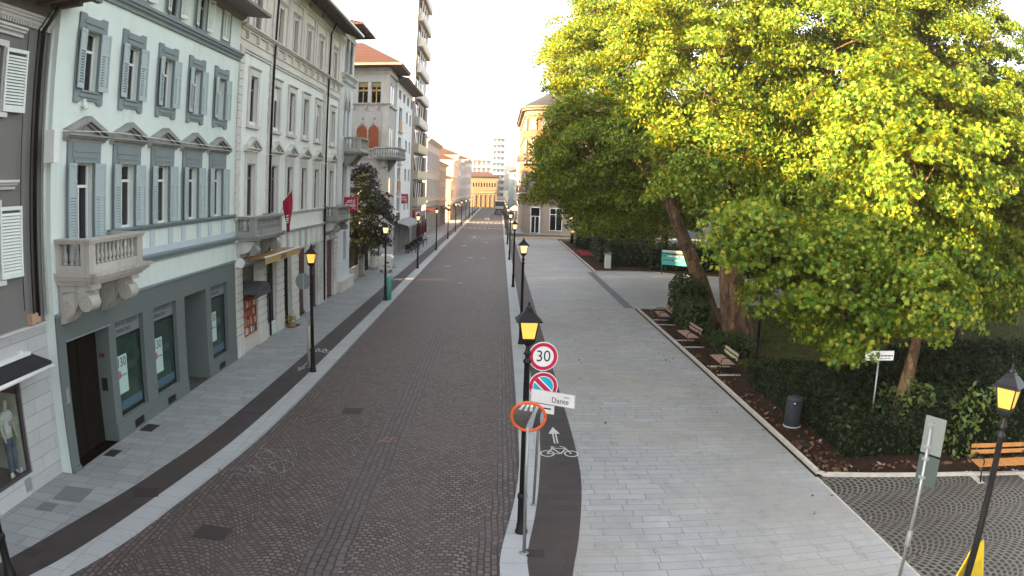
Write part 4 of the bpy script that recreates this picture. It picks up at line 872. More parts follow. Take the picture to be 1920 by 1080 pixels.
mb = MB(); mb.lathe([(.2, 0), (.24, .12), (.18, .2)], (0, 0, 0), 10); op = mb.build('planter', paint('terracotta', (.25, .12, .07), .8), None, (-9.75, 33.7, 0)); tag(op, 'small terracotta planter by the dark palazzo entrance', 'planter')
P = np.random.default_rng(3).normal(size=(120, 3)) * np.array([.15, .15, .14]) + np.array([-9.75, 33.7, .38]); M['yel_leaf'] = leafmat('yellow_green_leaves', [(0, (.16, .17, .02)), (1, (.30, .26, .05))])
tag(ob('potted_plant', leaf_mesh('potted_plant', P, np.random.default_rng(4).normal(size=(120, 3)), np.full(120, .1), M['yel_leaf'], LEAF6)), 'yellow green plant growing in the terracotta planter', 'plant')
MB().box(-9.9, -9.5, 33.95, 34.5, 0, .02).build('door_mat', M['black']); tag(bpy.data.objects['door_mat'], 'dark mat lying by the palazzo entrance', 'mat')
# ---- grey villa with red roof, orange blinds and corner balcony
M['villa'] = plaster('villa_plaster', (.35, .345, .34), .08, .35, (.2, .19, .18)); M['orange_blind'] = paint('orange_blind', (.23, .058, .02), .7, .12, .2); M['iron_red'] = paint('dark_red_cloth', (.10, .018, .022), .8)
vi = thing('villa', 'grey villa with red tiled hip roof and two orange arched blinds', 'villa', (0, 66, 0), -math.pi / 2)      # local x = towards the camera, y = world x
XL, XR = -19.0, -10.2
mb = MB(); wall(mb, XL, XR, 0, 17.9, [(-13.02, -12.13, 14.25, 16.2), (-11.78, -10.94, 14.25, 16.2), (-13.03, -12.03, 10.1, 11.95), (-11.96, -10.96, 10.1, 11.95)], depth=.3); shell(mb, XL, XR, 0, 17.9, 4.6); mb.build('wall', M['villa'], vi)
mb = MB(); moulding(mb, prof_cornice(16.85, 17.15, .2), XL, XR + .2); moulding(mb, prof_cornice(14.0, 14.25, .22), XL, XR + .2); mb.box(-4.6, 0, XR, XR + .2, 14.0, 14.25); mb.box(-4.6, 0, XR, XR + .2, 16.85, 17.15)
for u in (-13.5, -12.4, -11.3, -10.3): mb.box(0, .2, u, u + .2, 13.7, 14.0)
mb.box(0, .05, -14.5, -11.0, 17.2, 17.75); mb.box(0, .07, -10.8, -10.25, 17.2, 17.75); mb.lathe([(.12, 0), (.09, .2), (.08, 1.2), (.16, 1.5), (.2, 1.95)], (-.05, -11.95, 14.25), 10)
mb.box(.002, .03, -13.4, -10.8, 13.5, 13.56); mb.box(.002, .03, -10.86, -10.8, 10.1, 13.5); mb.box(.002, .04, XR - .5, XR, 0, 16.85)
for c in (-12.53, -11.46):                                        # ogee frames
    for s in (-1, 1): mb.tube([(.04, c + s * .52, 10.1), (.04, c + s * .52, 11.7), (.05, c + s * .46, 12.0), (.05, c + s * .22, 12.3), (.05, c, 12.66)], .05, 6)
    mb.lathe([(.03, 0), (.04, .2), (.13, .3), (.05, .42), (.0, .5)], (.05, c, 12.62), 8); None
mb.build('stone_trim', M['stone'], vi)
for a, b in ((-13.02, -12.13), (-11.78, -10.94)):
    f = MB(); f.box(-.2, -.14, (a + b) / 2 - .04, (a + b) / 2 + .04, 14.25, 15.7); f.box(-.2, -.14, a, b, 15.35, 15.5); f.box(-.25, -.12, a, b, 15.75, 16.2, 1); f = f.build('window', [M['yellow_cloth'], paint('olive_blind', (.22, .19, .08), .7)], vi); MB().box(-.28, -.25, a, b, 14.25, 15.8).build('pane', M['glass_dark'], f)
for a, b in ((-13.03, -12.03), (-11.96, -10.96)):
    o = MB().prism([(a, 10.1), (b, 10.1), (b, 11.75), (b - .15, 12.0), ((a + b) / 2, 12.3), (a + .15, 12.0), (a, 11.75)], 'x', -.02, .012).build('blind', M['orange_blind'], vi)
mb = MB()
for c in (67.3, 68.8): mb.box(0, .06, c - .05, c + .05, 10.2, 12.6)
side = MB()                                                       # arched lights on the street side of the villa (world +x)
for c, z0, z1 in ((-1.2, 10.1, 12.2), (-2.5, 10.1, 12.2), (-1.2, 14.3, 16.2), (-2.5, 14.3, 16.2), (-1.8, 5.2, 7.6)): side.prism([(c - .42, z0), (c + .42, z0), (c + .42, z1 - .35), (c, z1), (c - .42, z1 - .35)], 'y', XR, XR + .02)
side.build('side_window', M['glass_dark'], vi)
mb = MB(); mb.add([(1.3, XL, 17.75), (1.3, XR + 1.3, 17.75), (-5.6, XR + 1.3, 17.75), (-5.6, XL, 17.75), (-2.1, XR - 3.0, 20.3), (-2.1, XL, 20.3)], [(0, 1, 4, 5), (1, 2, 4), (2, 3, 5, 4)]); mb.build('roof', M['tile'], vi)
mb = MB(); mb.box(-5.5, 1.2, XL, XR + 1.2, 17.55, 17.73); mb.box(1.2, 1.28, XL, XR + 1.28, 17.6, 17.8, 1); mb.build('eaves', [paint('villa_eave', (.11, .055, .045), .7), M['stone']], vi)
bl = thing('corner_balcony', 'rounded stone corner balcony below the orange villa blinds', 'balcony', (0, 66, 0))
mb = MB(); arc = [(-11.25, -.95)] + [(-10.1 + 1.15 * math.cos(t), .1 + 1.05 * math.sin(t)) for t in np.linspace(-math.pi / 2, 0, 9)] + [(-8.95, 3.2)]
poly = [(-11.25, -.01)] + arc + [(-10.19, 3.2), (-10.19, -.01)]
mb.prism(poly, 'z', 9.1, 9.24); mb.prism([(x * 1.0 + (0.12 if x > -11 else 0), y - .1) for x, y in arc] + [(-10.19, 3.2), (-10.19, -.01), (-11.25, -.01)], 'z', 9.24, 9.30); mb.tube([(x, y, 10.12) for x, y in arc], .09, 6); mb.tube([(x, y, 9.36) for x, y in arc], .08, 6)
mb.box(-10.6, -10.2, -.6, -.01, 8.45, 9.1); mb.prism([(-10.15, 8.0), (-9.5, 8.9), (-9.5, 9.1), (-10.15, 9.1)], 'y', 1.0, 1.4); mb.build('slab', M['stone_dark'], bl)
bmv = MB().lathe(baluster(.72, .085), n=8).mesh('baluster', M['stone_dark'])
for i in range(len(arc) - 1):
    n = 5 if i in (0, len(arc) - 2) else 1
    for k in range(n): t = (k + .5) / n; ob('baluster', bmv, bl, (arc[i][0] * (1 - t) + arc[i + 1][0] * t, arc[i][1] * (1 - t) + arc[i + 1][1] * t, 9.38))
mb = MB(); mb.box(-12.95, -11.25, -.14, -.02, 9.2, 9.3); mb.box(-12.95, -11.25, -.14, -.02, 10.02, 10.12); [mb.lathe(baluster(.72, .08), (-12.8 + i * .26, -.08, 9.3), 8) for i in range(6)]; mb.build('side_balustrade', M['stone'], bl)
# ---- plain white house behind the villa
wh = thing('white_house', 'plain white house with small windows and ochre panels beyond the villa', 'house', (-10.1, 0, 0)); M['whitewall'] = plaster('white_wall', (.58, .60, .59), .05, .25, (.3, .3, .3))
wz = [(13.4, 14.62), (10.35, 11.62), (7.3, 8.6), (4.15, 5.6)]; wu = [(72.5, 74.7), (77.8, 79.3), (80.8, 82.2)]
mb = MB(); wall(mb, 70.6, 83.4, 3.3, 17.0, [(a, b, z0, z1) for z0, z1 in wz for a, b in wu] + [(72 + i * 3.2, 73.6 + i * 3.2, 15.4, 16.3) for i in range(4)], depth=.3); shell(mb, 70.6, 83.4, 0, 17.0, 14); mb.build('wall', M['whitewall'], wh)
mb = MB(); mb.prism([(0, 16.9), (1.1, 17.05), (1.15, 17.2), (0, 17.35)], 'y', 70.2, 83.6); mb.prism([(1.1, 17.2), (-7, 19), (-7, 17.3), (0, 17.3)], 'y', 70.2, 83.6); mb.build('roof', [M['eave']], wh)
for z0, z1 in wz:
    for a, b in wu: window(wh, a, z0, b - a, z1 - z0, M['white'], M['glass_dark'], -.2, 1, 0)
for i in range(4): MB().box(-.2, -.15, 72 + i * 3.2, 73.6 + i * 3.2, 15.4, 16.3).build('attic_window', M['glass_dark'], wh)
for z0, z1, cm in ((12.2, 13.38, (.32, .20, .12)), (9.0, 10.33, (.42, .22, .22)), (6.1, 7.28, (.24, .13, .06)), (3.3, 4.1, (.13, .04, .04))): o = MB(); o.box(.003, .06, 72.5, 74.7, z0, z1, 0); o.box(.003, .2, 72.3, 74.9, z0 - .15, z0, 1); o.build('panel', [paint('ochre_panel', cm, .6), M['stone']], wh)
mb = MB(); wall(mb, 70.6, 83.4, 0, 3.3, [(71 + i * 1.55, 72.2 + i * 1.55, 0.05, 2.7) for i in range(8)], x=.01, depth=.3); mb.build('ground_floor_front', M['stone_dark'], wh)
for i in range(8): MB().box(-.28, -.22, 71 + i * 1.55, 72.2 + i * 1.55, .05, 2.7).build('door', M['glass_dark'] if i % 3 else M['maroon'], wh)
aw = thing('shop_awning', 'long grey pull out awning on the white house', 'awning', (-10.1, 0, 0)); MB().prism([(.02, 3.3), (1.35, 2.9), (1.37, 2.72), (1.33, 2.72), (1.3, 2.85), (.02, 3.2)], 'y', 71.4, 83.2).build('canopy', plain('grey_cloth', (.25, .25, .25), .8), aw); mb = MB(); mb.tube([(.1, 71.4, 3.2), (.1, 83.2, 3.2)], .09, 8); mb.build('roller', M['black'], aw)
# ---- slab tower with stacked balconies
tw = thing('balcony_tower', 'tall narrow tower block with stacked pale yellow balconies', 'tower block', (-10.1, 0, 0))
T0, T1 = 85.6, 96.5; zf = [4.6 + 3.16 * k for k in range(12)]
mb = MB(); wall(mb, T0, T1, 3.6, 42, [(T0 + .5, T1 - .2, z + .1, z + 2.75, .1) for z in zf], x=-.02); mb.prism([(-.02, T0), (-.02, T1), (-1.7, T1), (-.1, T0)], 'z', 41.9, 42); mb.quad((-.1, T0, 0), (-1.7, T1, 0), (-1.7, T1, 42), (-.1, T0, 42)); mb.quad((-.02, T1, 0), (-2.5, T1, 0), (-2.5, T1, 42), (-.02, T1, 42)); mb.build('wall', plaster('tower_grey', (.34, .30, .28), .05, .2), tw)
MB().prism([(.05, 83.5), (.05, T0), (-.5, T0), (-.3, 83.5)], 'z', 0, 16.6).build('stair_shaft', plaster('tower_brown', (.235, .195, .18), .06, .2), tw)
mb = MB()
for z in zf: mb.box(-.1, .5, T0 + .2, T1 + .1, z - .18, z)
mb.build('floor_slab', plaster('slab_pale', (.45, .42, .37), .05, .2), tw)
M['parapet'] = paint('pale_yellow_parapet', (.48, .45, .30), .6, .08, .25); M['parapet2'] = paint('pale_parapet', (.50, .48, .44), .6, .08, .25); M['curtain'] = paint('pale_curtain', (.50, .46, .42), .9, .15, .2)
for k, z in enumerate(zf):
    m_ = M['parapet'] if k in (0, 1, 2, 6) else M['parapet2']; pm = MB(); pm.box(.5, .56, T0 + .3, T0 + 5.4, z - .02, z + .88); pm.box(.5, .56, T0 + 5.5, T1 + .1, z - .02, z + .88); pm.box(.0, .5, T0 + .3, T0 + .38, z, z + .88); pm.build('parapet', m_, tw)
    MB().box(-.1, -.06, T0 + .5, T1 - .2, z + .1, z + 2.7).build('balcony_window', M['glass_dark'], tw)
    cu_ = MB(); r9 = random.Random(k)
    for j in range(4):
        u = T0 + .9 + j * 2.4; cu_.add([(.3, u, z + 2.6), (.3, u + 1.0, z + 2.6), (.1, u + 1.5 + r9.uniform(0, .5), z + .2), (.1, u + .5 + r9.uniform(-.4, .2), z + .2)], [(0, 1, 2, 3)])
    cu_.build('curtain', M['curtain'], tw); MB().box(-.04, .45, T1 - 3.2, T1 - .3, z + .05, z + 2.7).build('screen_wall', plaster('screen_brown', (.22, .19, .18), .05, .2), tw) if k < 4 else None
mb = MB(); wall(mb, T0, 101.5, 0, 3.6, [(T0 + .3 + i * 2.2, T0 + 2.0 + i * 2.2, 0, 3.0) for i in range(7)], depth=.4); mb.build('ground_floor_front', plaster('shop_grey', (.22, .2, .2), .05, .2), tw)
for i in range(7): MB().box(-.38, -.3, T0 + .3 + i * 2.2, T0 + 2.0 + i * 2.2, 0, 3.0).build('shop_window', M['glass_dark'], tw)
sg = thing('shop_sign', 'long red shop sign over the tower shops', 'sign', (-10.1, 0, 0)); MB().box(.03, .3, 86.0, 92.0, 3.05, 3.95).build('panel', paint('shop_red', (.30, .03, .03), .5), sg); mb = MB(); mb.box(.3, .31, 87, 88.2, 3.3, 3.7); mb.box(.3, .31, 88.6, 89.8, 3.3, 3.7); mb.box(.3, .31, 90.2, 91, 3.3, 3.7); mb.build('emblem', M['white_letter'], sg)
sg = thing('shop_sign', 'dark red blade sign projecting beside the grey palazzo shops', 'sign', (-10.1, 0, 0)); MB().box(.03, 1.3, 101.4, 101.6, 3.3, 3.8).build('panel', M['iron_red'], sg)
# closed parasols, cafe tables and chairs in front of the tower
def parasol(x, y, lab):
    p = thing('closed_parasol', lab, 'parasol', (x, y, 0), 0, 'folded red parasols at the street cafe'); MB().lathe([(.3, 0), (.3, .08), (.03, .1), (.03, 2.7)], n=10).build('pole', M['black'], p); MB().lathe([(.1, .9), (.2, 1.2), (.17, 1.8), (.07, 2.55), (.01, 2.7)], n=8).build('canopy', M['iron_red'], p)
for i, (y, l) in enumerate(((84.5, 'nearest dark red folded parasol at the street cafe'), (87.5, 'second dark red folded parasol at the street cafe'), (90.5, 'third dark red folded parasol at the street cafe'), (94, 'farthest dark red folded parasol at the street cafe'))): parasol(-9.3, y, l)
def chair():
    c = thing('cafe_chair', 'x', 'chair', (0, 0, 0)); MB().box(-.2, .2, -.2, .2, .43, .46).build('seat', M['black'], c); mb = MB(); mb.box(-.2, .2, .17, .2, .46, .86); mb.build('backrest', M['black'], c)
    for sx in (-1, 1):
        for sy in (-1, 1): MB().box(sx * .18 - .015, sx * .18 + .015, sy * .18 - .015, sy * .18 + .015, 0, .43).build('leg', M['black'], c)
    return c
ch0 = chair(); used = [False]
def table(x, y, i):
    t = thing('cafe_table', ('dark cafe table nearest the white house door', 'dark cafe table second along the cafe row', 'dark cafe table third along the cafe row', 'dark cafe table at the far end of the cafe row')[i], 'table', (x, y, 0), 0, 'cafe tables on the left pavement'); MB().lathe([(.35, .72), (.35, .75)], n=14).build('tabletop', M['black'], t); MB().lathe([(.22, 0), (.22, .03), (.03, .05), (.03, .72)], n=10).build('leg', M['black'], t)
    for k, (dx, dy, r) in enumerate(((0, -.6, math.pi), (0, .6, 0), (.6, 0, -math.pi / 2))):
        lab = 'dark cafe chair %s %s' % (('on the near side of', 'on the far side of', 'on the road side of')[k], ('the cafe table nearest the white house', 'the second cafe table', 'the third cafe table', 'the farthest cafe table')[i])
        if not used[0]: ch0.location = (x + dx, y + dy, 0); ch0.rotation_euler = (0, 0, r); ch0['label'] = lab; ch0['group'] = 'chairs of the street cafe'; used[0] = True
        else: dup(ch0, (x + dx, y + dy, 0), r, lab, 'chairs of the street cafe')
for i, y in enumerate((74.6, 78.4, 82.0, 86.2)): table(-9.15, y, i)
# ---- further houses along the left side
def far_house(name, label, y0, y1, z, col, nwin, floors, x=-10.1, flip=False, win=(1.1, 1.7), shop=(.2, .17, .16), roof='tile', trim=(.5, .47, .42), first=4.2, cat='house', attic=False, depth=11):
    h = thing(name, label, cat, (x, 0 if not flip else y0 + y1, 0), math.pi if flip else 0)
    m_ = plaster(name + '_wall', col, .06, .2, mul(col, .5), streak=False); tm = plaster(name + '_trim', trim, .06, .2, streak=False)
    fh = (z - first - .8) / floors; st = (y1 - y0) / nwin
    wins = [(y0 + st * (i + .5) - win[0] / 2, y0 + st * (i + .5) + win[0] / 2, first + f * fh + .55, first + f * fh + .55 + min(win[1], fh - .9)) for i in range(nwin) for f in range(floors)]
    mb = MB(); wall(mb, y0, y1, first - .4, z, wins, depth=.1); shell(mb, y0, y1, 0, z, depth); mb.build('wall', m_, h)
    so = [(y0 + st * i + .3, y0 + st * (i + 1) - .3, 0, first - 1.0) for i in range(nwin)]
    mb = MB(); wall(mb, y0, y1, 0, first - .4, so, x=.02, depth=.15); mb.build('ground_floor_front', plaster(name + '_base', mul(trim, .8), .08, .3, streak=False), h)
    for a, b, c, d in so: MB().box(-.13, -.1, a, b, c, d).build('shop_window', M['glass_dark'], h)
    mb = MB(); moulding(mb, prof_cornice(first - .4, first - .1, .25), y0, y1); moulding(mb, prof_cornice(z - .5, z, .5), y0 - .1, y1 + .1)
    for f in range(1, floors): mb.box(.002, .08, y0, y1, first + f * fh + .1, first + f * fh + .22)
    for a, b, c, d in wins: mb.box(.002, .06, a - .16, a - .003, c, d + .14); mb.box(.002, .06, b + .003, b + .16, c, d + .14); mb.box(.002, .06, a - .003, b + .003, d + .003, d + .14); mb.box(.002, .14, a - .2, b + .2, c - .12, c - .003)
    mb.build('stone_trim', tm, h)
    for a, b, c, d in wins: window(h, a, c, b - a, d - c, M['white'], M['glass_dark'], -.05, 1, 0, .09)
    mb = MB(); mb.add([(.55, y0 - .1, z), (.55, y1 + .1, z), (-depth / 2, y1, z + 2.2), (-depth / 2, y0, z + 2.2), (-depth, y1, z), (-depth, y0, z)], [(0, 1, 2, 3), (3, 2, 4, 5), (0, 3, 5), (1, 4, 2)]); mb.build('roof', M['tile'], h); return h
far_house('grey_palazzo', 'grey palazzo with tall close windows just past the tower block', 101.7, 123, 13.5, (.47, .45, .43), 8, 2, win=(1.2, 2.4), first=4.9, cat='palazzo')
far_house('pink_house', 'rose grey house with balcony line behind the grey palazzo', 123.2, 139, 10.9, (.46, .41, .39), 5, 2, first=4.6)
far_house('ochre_house', 'low ochre house before the tall peach terrace', 152, 160, 8.5, (.55, .42, .25), 3, 1, first=4)
far_house('peach_house', 'narrow peach house on the sunny left terrace', 160.2, 176, 12.8, (.58, .43, .33), 4, 3)
far_house('rose_house', 'tall rose house with flat cornice in the left terrace', 176.2, 190, 14.6, (.58, .45, .40), 4, 3)
far_house('pale_grey_house', 'pale grey house between rose and salmon houses', 190.2, 204, 13.2, (.47, .47, .47), 4, 3)
far_house('salmon_house', 'salmon house before the last house of the left terrace', 204.2, 226, 14.6, (.60, .42, .35), 5, 3)
far_house('last_pink_house', 'pale pink house closing the left terrace', 226.2, 258, 15.6, (.60, .46, .40), 7, 3)
for i, (y0, y1, lab, cm) in enumerate(((128, 134, 'dark red street awning on the rose grey house', (.14, .03, .03)), (163, 171, 'pale folded awning on the peach house', (.5, .4, .32)), (178, 186, 'brown awning on the rose house', (.2, .12, .09)), (193, 200, 'dark awning on the pale grey house', (.1, .06, .06)))):
    a = thing('shop_awning', lab, 'awning', (-10.1, 0, 0)); MB().prism([(.05, 3.4), (1.4, 2.8), (1.4, 2.6), (1.36, 2.6), (.05, 3.3)], 'y', y0, y1).build('canopy', paint('awning_cloth', cm, .8), a)
# ---- yellow building closing the street and towers behind
yb = thing('yellow_hall', 'long yellow building with brown roof closing the street', 'building', (0, 264, 0), -math.pi / 2); yb.scale = (1, 1.0, 1.1)
mb = MB(); wn = [(-9.6 + i * .95, -9.15 + i * .95, 6.6, 7.9) for i in range(9)]; wall(mb, -12, -.5, 0, 9.9, wn + [(-8.5 + i * 1.6, -7.3 + i * 1.6, 0, 4.0) for i in range(5)]); shell(mb, -12, -.5, 0, 9.9, 12); mb.build('wall', plaster('hall_yellow', (.235, .185, .12), .05, .2, streak=False), yb)
mb = MB(); mb.box(.002, .2, -12, -.5, 4.6, 5.0); mb.box(.002, .15, -12, -.5, 5.6, 5.75); moulding(mb, prof_cornice(9.6, 9.95, .5), -12, -.4); mb.build('stone_trim', plaster('hall_trim', (.30, .25, .17), .05, .2, streak=False), yb)
for a, b, c, d in wn: MB().box(-.2, -.15, a, b, c, d).build('window', M['glass_dark'], yb)
for i in range(5): MB().box(-.2, -.15, -8.5 + i * 1.6, -7.3 + i * 1.6, 0, 4.0).build('doorway', plain('hall_door', (.20, .14, .08)), yb)
mb = MB(); mb.add([(.6, -12, 9.96), (.6, -.3, 9.96), (-12, -.3, 9.96), (-12, -12, 9.96), (-6, -4.4, 11.6), (-6, -10, 11.6)], [(0, 1, 4, 5), (1, 2, 4), (2, 3, 5, 4), (3, 0, 5)]); mb.build('roof', paint('hall_roof', (.07, .035, .03), .8), yb)
def far_tower(name, label, x0, x1, y, z, col, nx, nf, base=0):
    t = thing(name, label, 'tower block', (0, y, 0), -math.pi / 2); st = (x1 - x0) / nx; fh = (z - 3) / nf
    wn = [(x0 + st * (i + .12), x0 + st * (i + .88), 3 + fh * f + .9, 3 + fh * f + fh - .35) for i in range(nx) for f in range(nf)]
    mb = MB(); wall(mb, x0, x1, 0, z, wn, depth=.8); shell(mb, x0, x1, 0, z, 14); mb.build('wall', plaster(name + '_wall', col, .05, .1, streak=False), t)
    for a, b, c, d in wn: MB().box(-.75, -.7, a, b, c, d).build('window', M['tower_glass'], t)
    mb = MB()
    for f in range(nf + 1): mb.box(.002, .9, x0 - .3, x1 + .3, 3 + fh * f - .1, 3 + fh * f + .12)
    mb.build('floor_slab', plaster(name + '_slab', mul(col, .8), .05, .1, streak=False), t)
M['tower_glass'] = glass('tower_glass', (.30, .31, .32), .2, .3)
far_tower('white_tower_block', 'white apartment tower beside the yellow building', -3.0, 1.4, 275, 25.5, (.62, .60, .58), 3, 10)
far_tower('pale_office_block', 'low pale office block behind the yellow building roof', -13.5, -4.6, 360, 20.5, (.56, .54, .52), 4, 5)
far_house('pink_street_house', 'pink street house on the right before the junction end', 150, 178, 12.0, (.55, .43, .40), 7, 3, x=3.9, flip=True)
far_house('white_street_house', 'off white house on the right after the pink one', 178.2, 205, 10.5, (.52, .48, .46), 7, 2, x=3.9, flip=True)
far_house('teal_house', 'narrow pale teal house with red gable behind the parked lorry', 206, 226, 11.5, (.32, .43, .42), 4, 3, x=2.6, flip=True)
# ---- orange corner building beyond the promenade
M['orange_wall'] = plaster('orange_wall', (.135, .062, .033), .06, .2, (.09, .045, .025)); M['buff'] = plaster('buff_stone', (.30, .255, .21), .08, .3, (.15, .13, .11)); M['slate'] = paint('slate_roof', (.026, .026, .028), .7); M['buff2'] = plaster('pale_orange_trim', (.125, .09, .062), .06, .2)
oc = thing('orange_corner_house', 'orange corner building with rounded front above a buff stone ground floor', 'building', (0, 0, 0))
cx, cy, rr_ = 7.6, 116.1, 3.9
def outline(e=0.0, z=None):                                       # plan: rounded corner between the street side and the park side
    P = [(cx - rr_ - e, 146.0)] + [(cx + (rr_ + e) * math.cos(t), cy + (rr_ + e) * math.sin(t)) for t in np.linspace(math.pi, math.pi * 1.5, 9)] + [(24.0, cy - rr_ - e)]
    return P + [(24.0, 146.0)]
mb = MB(); mb.prism(outline(), 'z', 5.6, 19.0); mb.build('wall', M['orange_wall'], oc)
mb = MB(); mb.prism(outline(.12), 'z', 0, 4.6); [mb.prism(outline(.2), 'z', .5 + i * .42, .78 + i * .42) for i in range(10)]; mb.build('ground_floor', M['buff'], oc)
mb = MB(); mb.prism(outline(.45), 'z', 4.6, 4.8); mb.prism(outline(.3), 'z', 4.8, 5.7); mb.prism(outline(.4), 'z', 5.7, 5.85); mb.prism(outline(.12), 'z', 9.9, 10.2); mb.prism(outline(.12), 'z', 14.9, 15.2); mb.prism(outline(.12), 'z', 18.2, 18.9); mb.prism(outline(.6), 'z', 19.0, 19.35); mb.prism(outline(.85), 'z', 19.35, 19.6); mb.build('stone_trim', M['buff2'], oc)
P0 = outline(.85); P1 = [(7.6 + (x - 7.6) * .35 + 1.5, 120 + (y - 120) * .35) for x, y in P0]; n = len(P0); mb = MB(); mb.add([(x, y, 19.61) for x, y in P0] + [(x, y, 22.3) for x, y in P1], [(i, (i + 1) % n, n + (i + 1) % n, n + i) for i in range(n)] + [tuple(range(n, 2 * n))]); mb.build('roof', M['slate'], oc); MB().lathe([(.28, 0), (.28, 1.6), (.36, 1.7), (.3, 2.3), (.05, 2.6)], (8.2, 115.5, 21.0), 8).build('chimney', M['buff'], oc)
def oface(t, w_, z0, z1, nm, m_, e=.02, th=.05):                  # a flat panel on the rounded front at angle t
    r0 = rr_ + e; a = w_ / 2; c, s = math.cos(t), math.sin(t); q = lambda u, x: (cx + (r0 + x) * c - u * s, cy + (r0 + x) * s + u * c)
    mb = MB(); vs = [q(-a, 0) + (z0,), q(a, 0) + (z0,), q(a, th) + (z0,), q(-a, th) + (z0,)]; vs += [(x, y, z1) for x, y, _ in vs]; mb.add(vs, [(3, 2, 1, 0), (4, 5, 6, 7), (0, 1, 5, 4), (1, 2, 6, 5), (2, 3, 7, 6), (3, 0, 4, 7)]); return mb.build(nm, m_, oc)
M['oc_shut'] = paint('pale_shutter', (.15, .135, .11), .6)
for t in (math.pi * 1.08, math.pi * 1.25, math.pi * 1.42):
    for z0, z1 in ((6.6, 9.2), (11.4, 14.3), (16.0, 17.6)): oface(t, 1.5, z0 - .15, z1 + .2, 'window_surround', M['buff2']); oface(t, 1.15, z0, z1, 'window', M['oc_shut'], .05)
for x in (10.2, 12.6, 15.0, 17.4, 19.8):
    for z0, z1 in ((6.6, 9.2), (11.4, 14.3), (16.0, 17.6)): o = MB(); y = cy - rr_; o.box(x - .75, x + .75, y - .06, y - .002, z0 - .15, z1 + .2); o.build('window_surround', M['buff2'], oc); MB().box(x - .55, x + .55, y - .1, y - .062, z0, z1).build('window', M['oc_shut'], oc)
for y in (118, 121, 124, 127, 130):
    for z0, z1 in ((6.6, 9.2), (11.4, 14.3), (16.0, 17.6)): x = cx - rr_; MB().box(x - .08, x - .002, y - .6, y + .6, z0, z1).build('window', M['oc_shut'], oc)
def shopfront(x0, x1, z0, z1, nm='shop_window'):
    y = cy - rr_ - .24; f = MB(); f.box(x0, x1, y - .06, y, z0, z0 + .1); f.box(x0, x1, y - .06, y, z1 - .1, z1); n = max(2, int((x1 - x0) / .8)); [f.box(x0 + (x1 - x0) * i / n - .05, x0 + (x1 - x0) * i / n + .05, y - .07, y, z0, z1) for i in range(n + 1)]; f.box(x0, x1, y - .06, y, z0 + (z1 - z0) * .72 - .05, z0 + (z1 - z0) * .72 + .05)
    f = f.build(nm, M['white'], oc); MB().box(x0, x1, y - .02, y + .02, z0, z1).build('pane', M['glass_dark'], f)
shopfront(7.65, 9.5, .55, 4.0); shopfront(11.0, 13.2, .55, 3.6); shopfront(14.6, 17.2, .55, 3.8)
tdoor = math.pi * 1.33; oface(tdoor, 1.7, .1, 4.1, 'door_frame', M['white'], .22); [oface(tdoor + dt, .52, .2, z1, 'door', M['glass_dark'], .28) for dt, z1 in ((-.085, 2.6), (.085, 2.6))]; oface(tdoor, 1.4, 2.75, 3.95, 'fanlight', M['glass_dark'], .28)
for z in (5.85,): pass
def ocbalcony(z, lab):
    b_ = thing('iron_balcony', lab, 'balcony', (0, 0, 0)); mb = MB(); ts = np.linspace(math.pi * .98, math.pi * 1.40, 8); ro, ri = rr_ + 1.1, rr_ + .01
    pl = [(cx + ro * math.cos(t), cy + ro * math.sin(t)) for t in ts] + [(cx + ri * math.cos(t), cy + ri * math.sin(t)) for t in ts[::-1]]; mb.prism(pl, 'z', z - .2, z); mb.build('slab', M['stone_dark'], b_)
    mb = MB(); mb.tube([(cx + ro * math.cos(t), cy + ro * math.sin(t), z + 1.0) for t in ts], .05, 5); mb.tube([(cx + ro * math.cos(t), cy + ro * math.sin(t), z + .12) for t in ts], .04, 5)
    for t in np.linspace(ts[0], ts[-1], 30): mb.tube([(cx + ro * math.cos(t), cy + ro * math.sin(t), z), (cx + ro * math.cos(t), cy + ro * math.sin(t), z + 1.0)], .03, 4)
    mb.build('railing', M['eave'], b_)
ocbalcony(10.9, 'upper curved iron balcony on the orange corner building'); ocbalcony(6.3, 'lower curved iron balcony on the orange corner building')
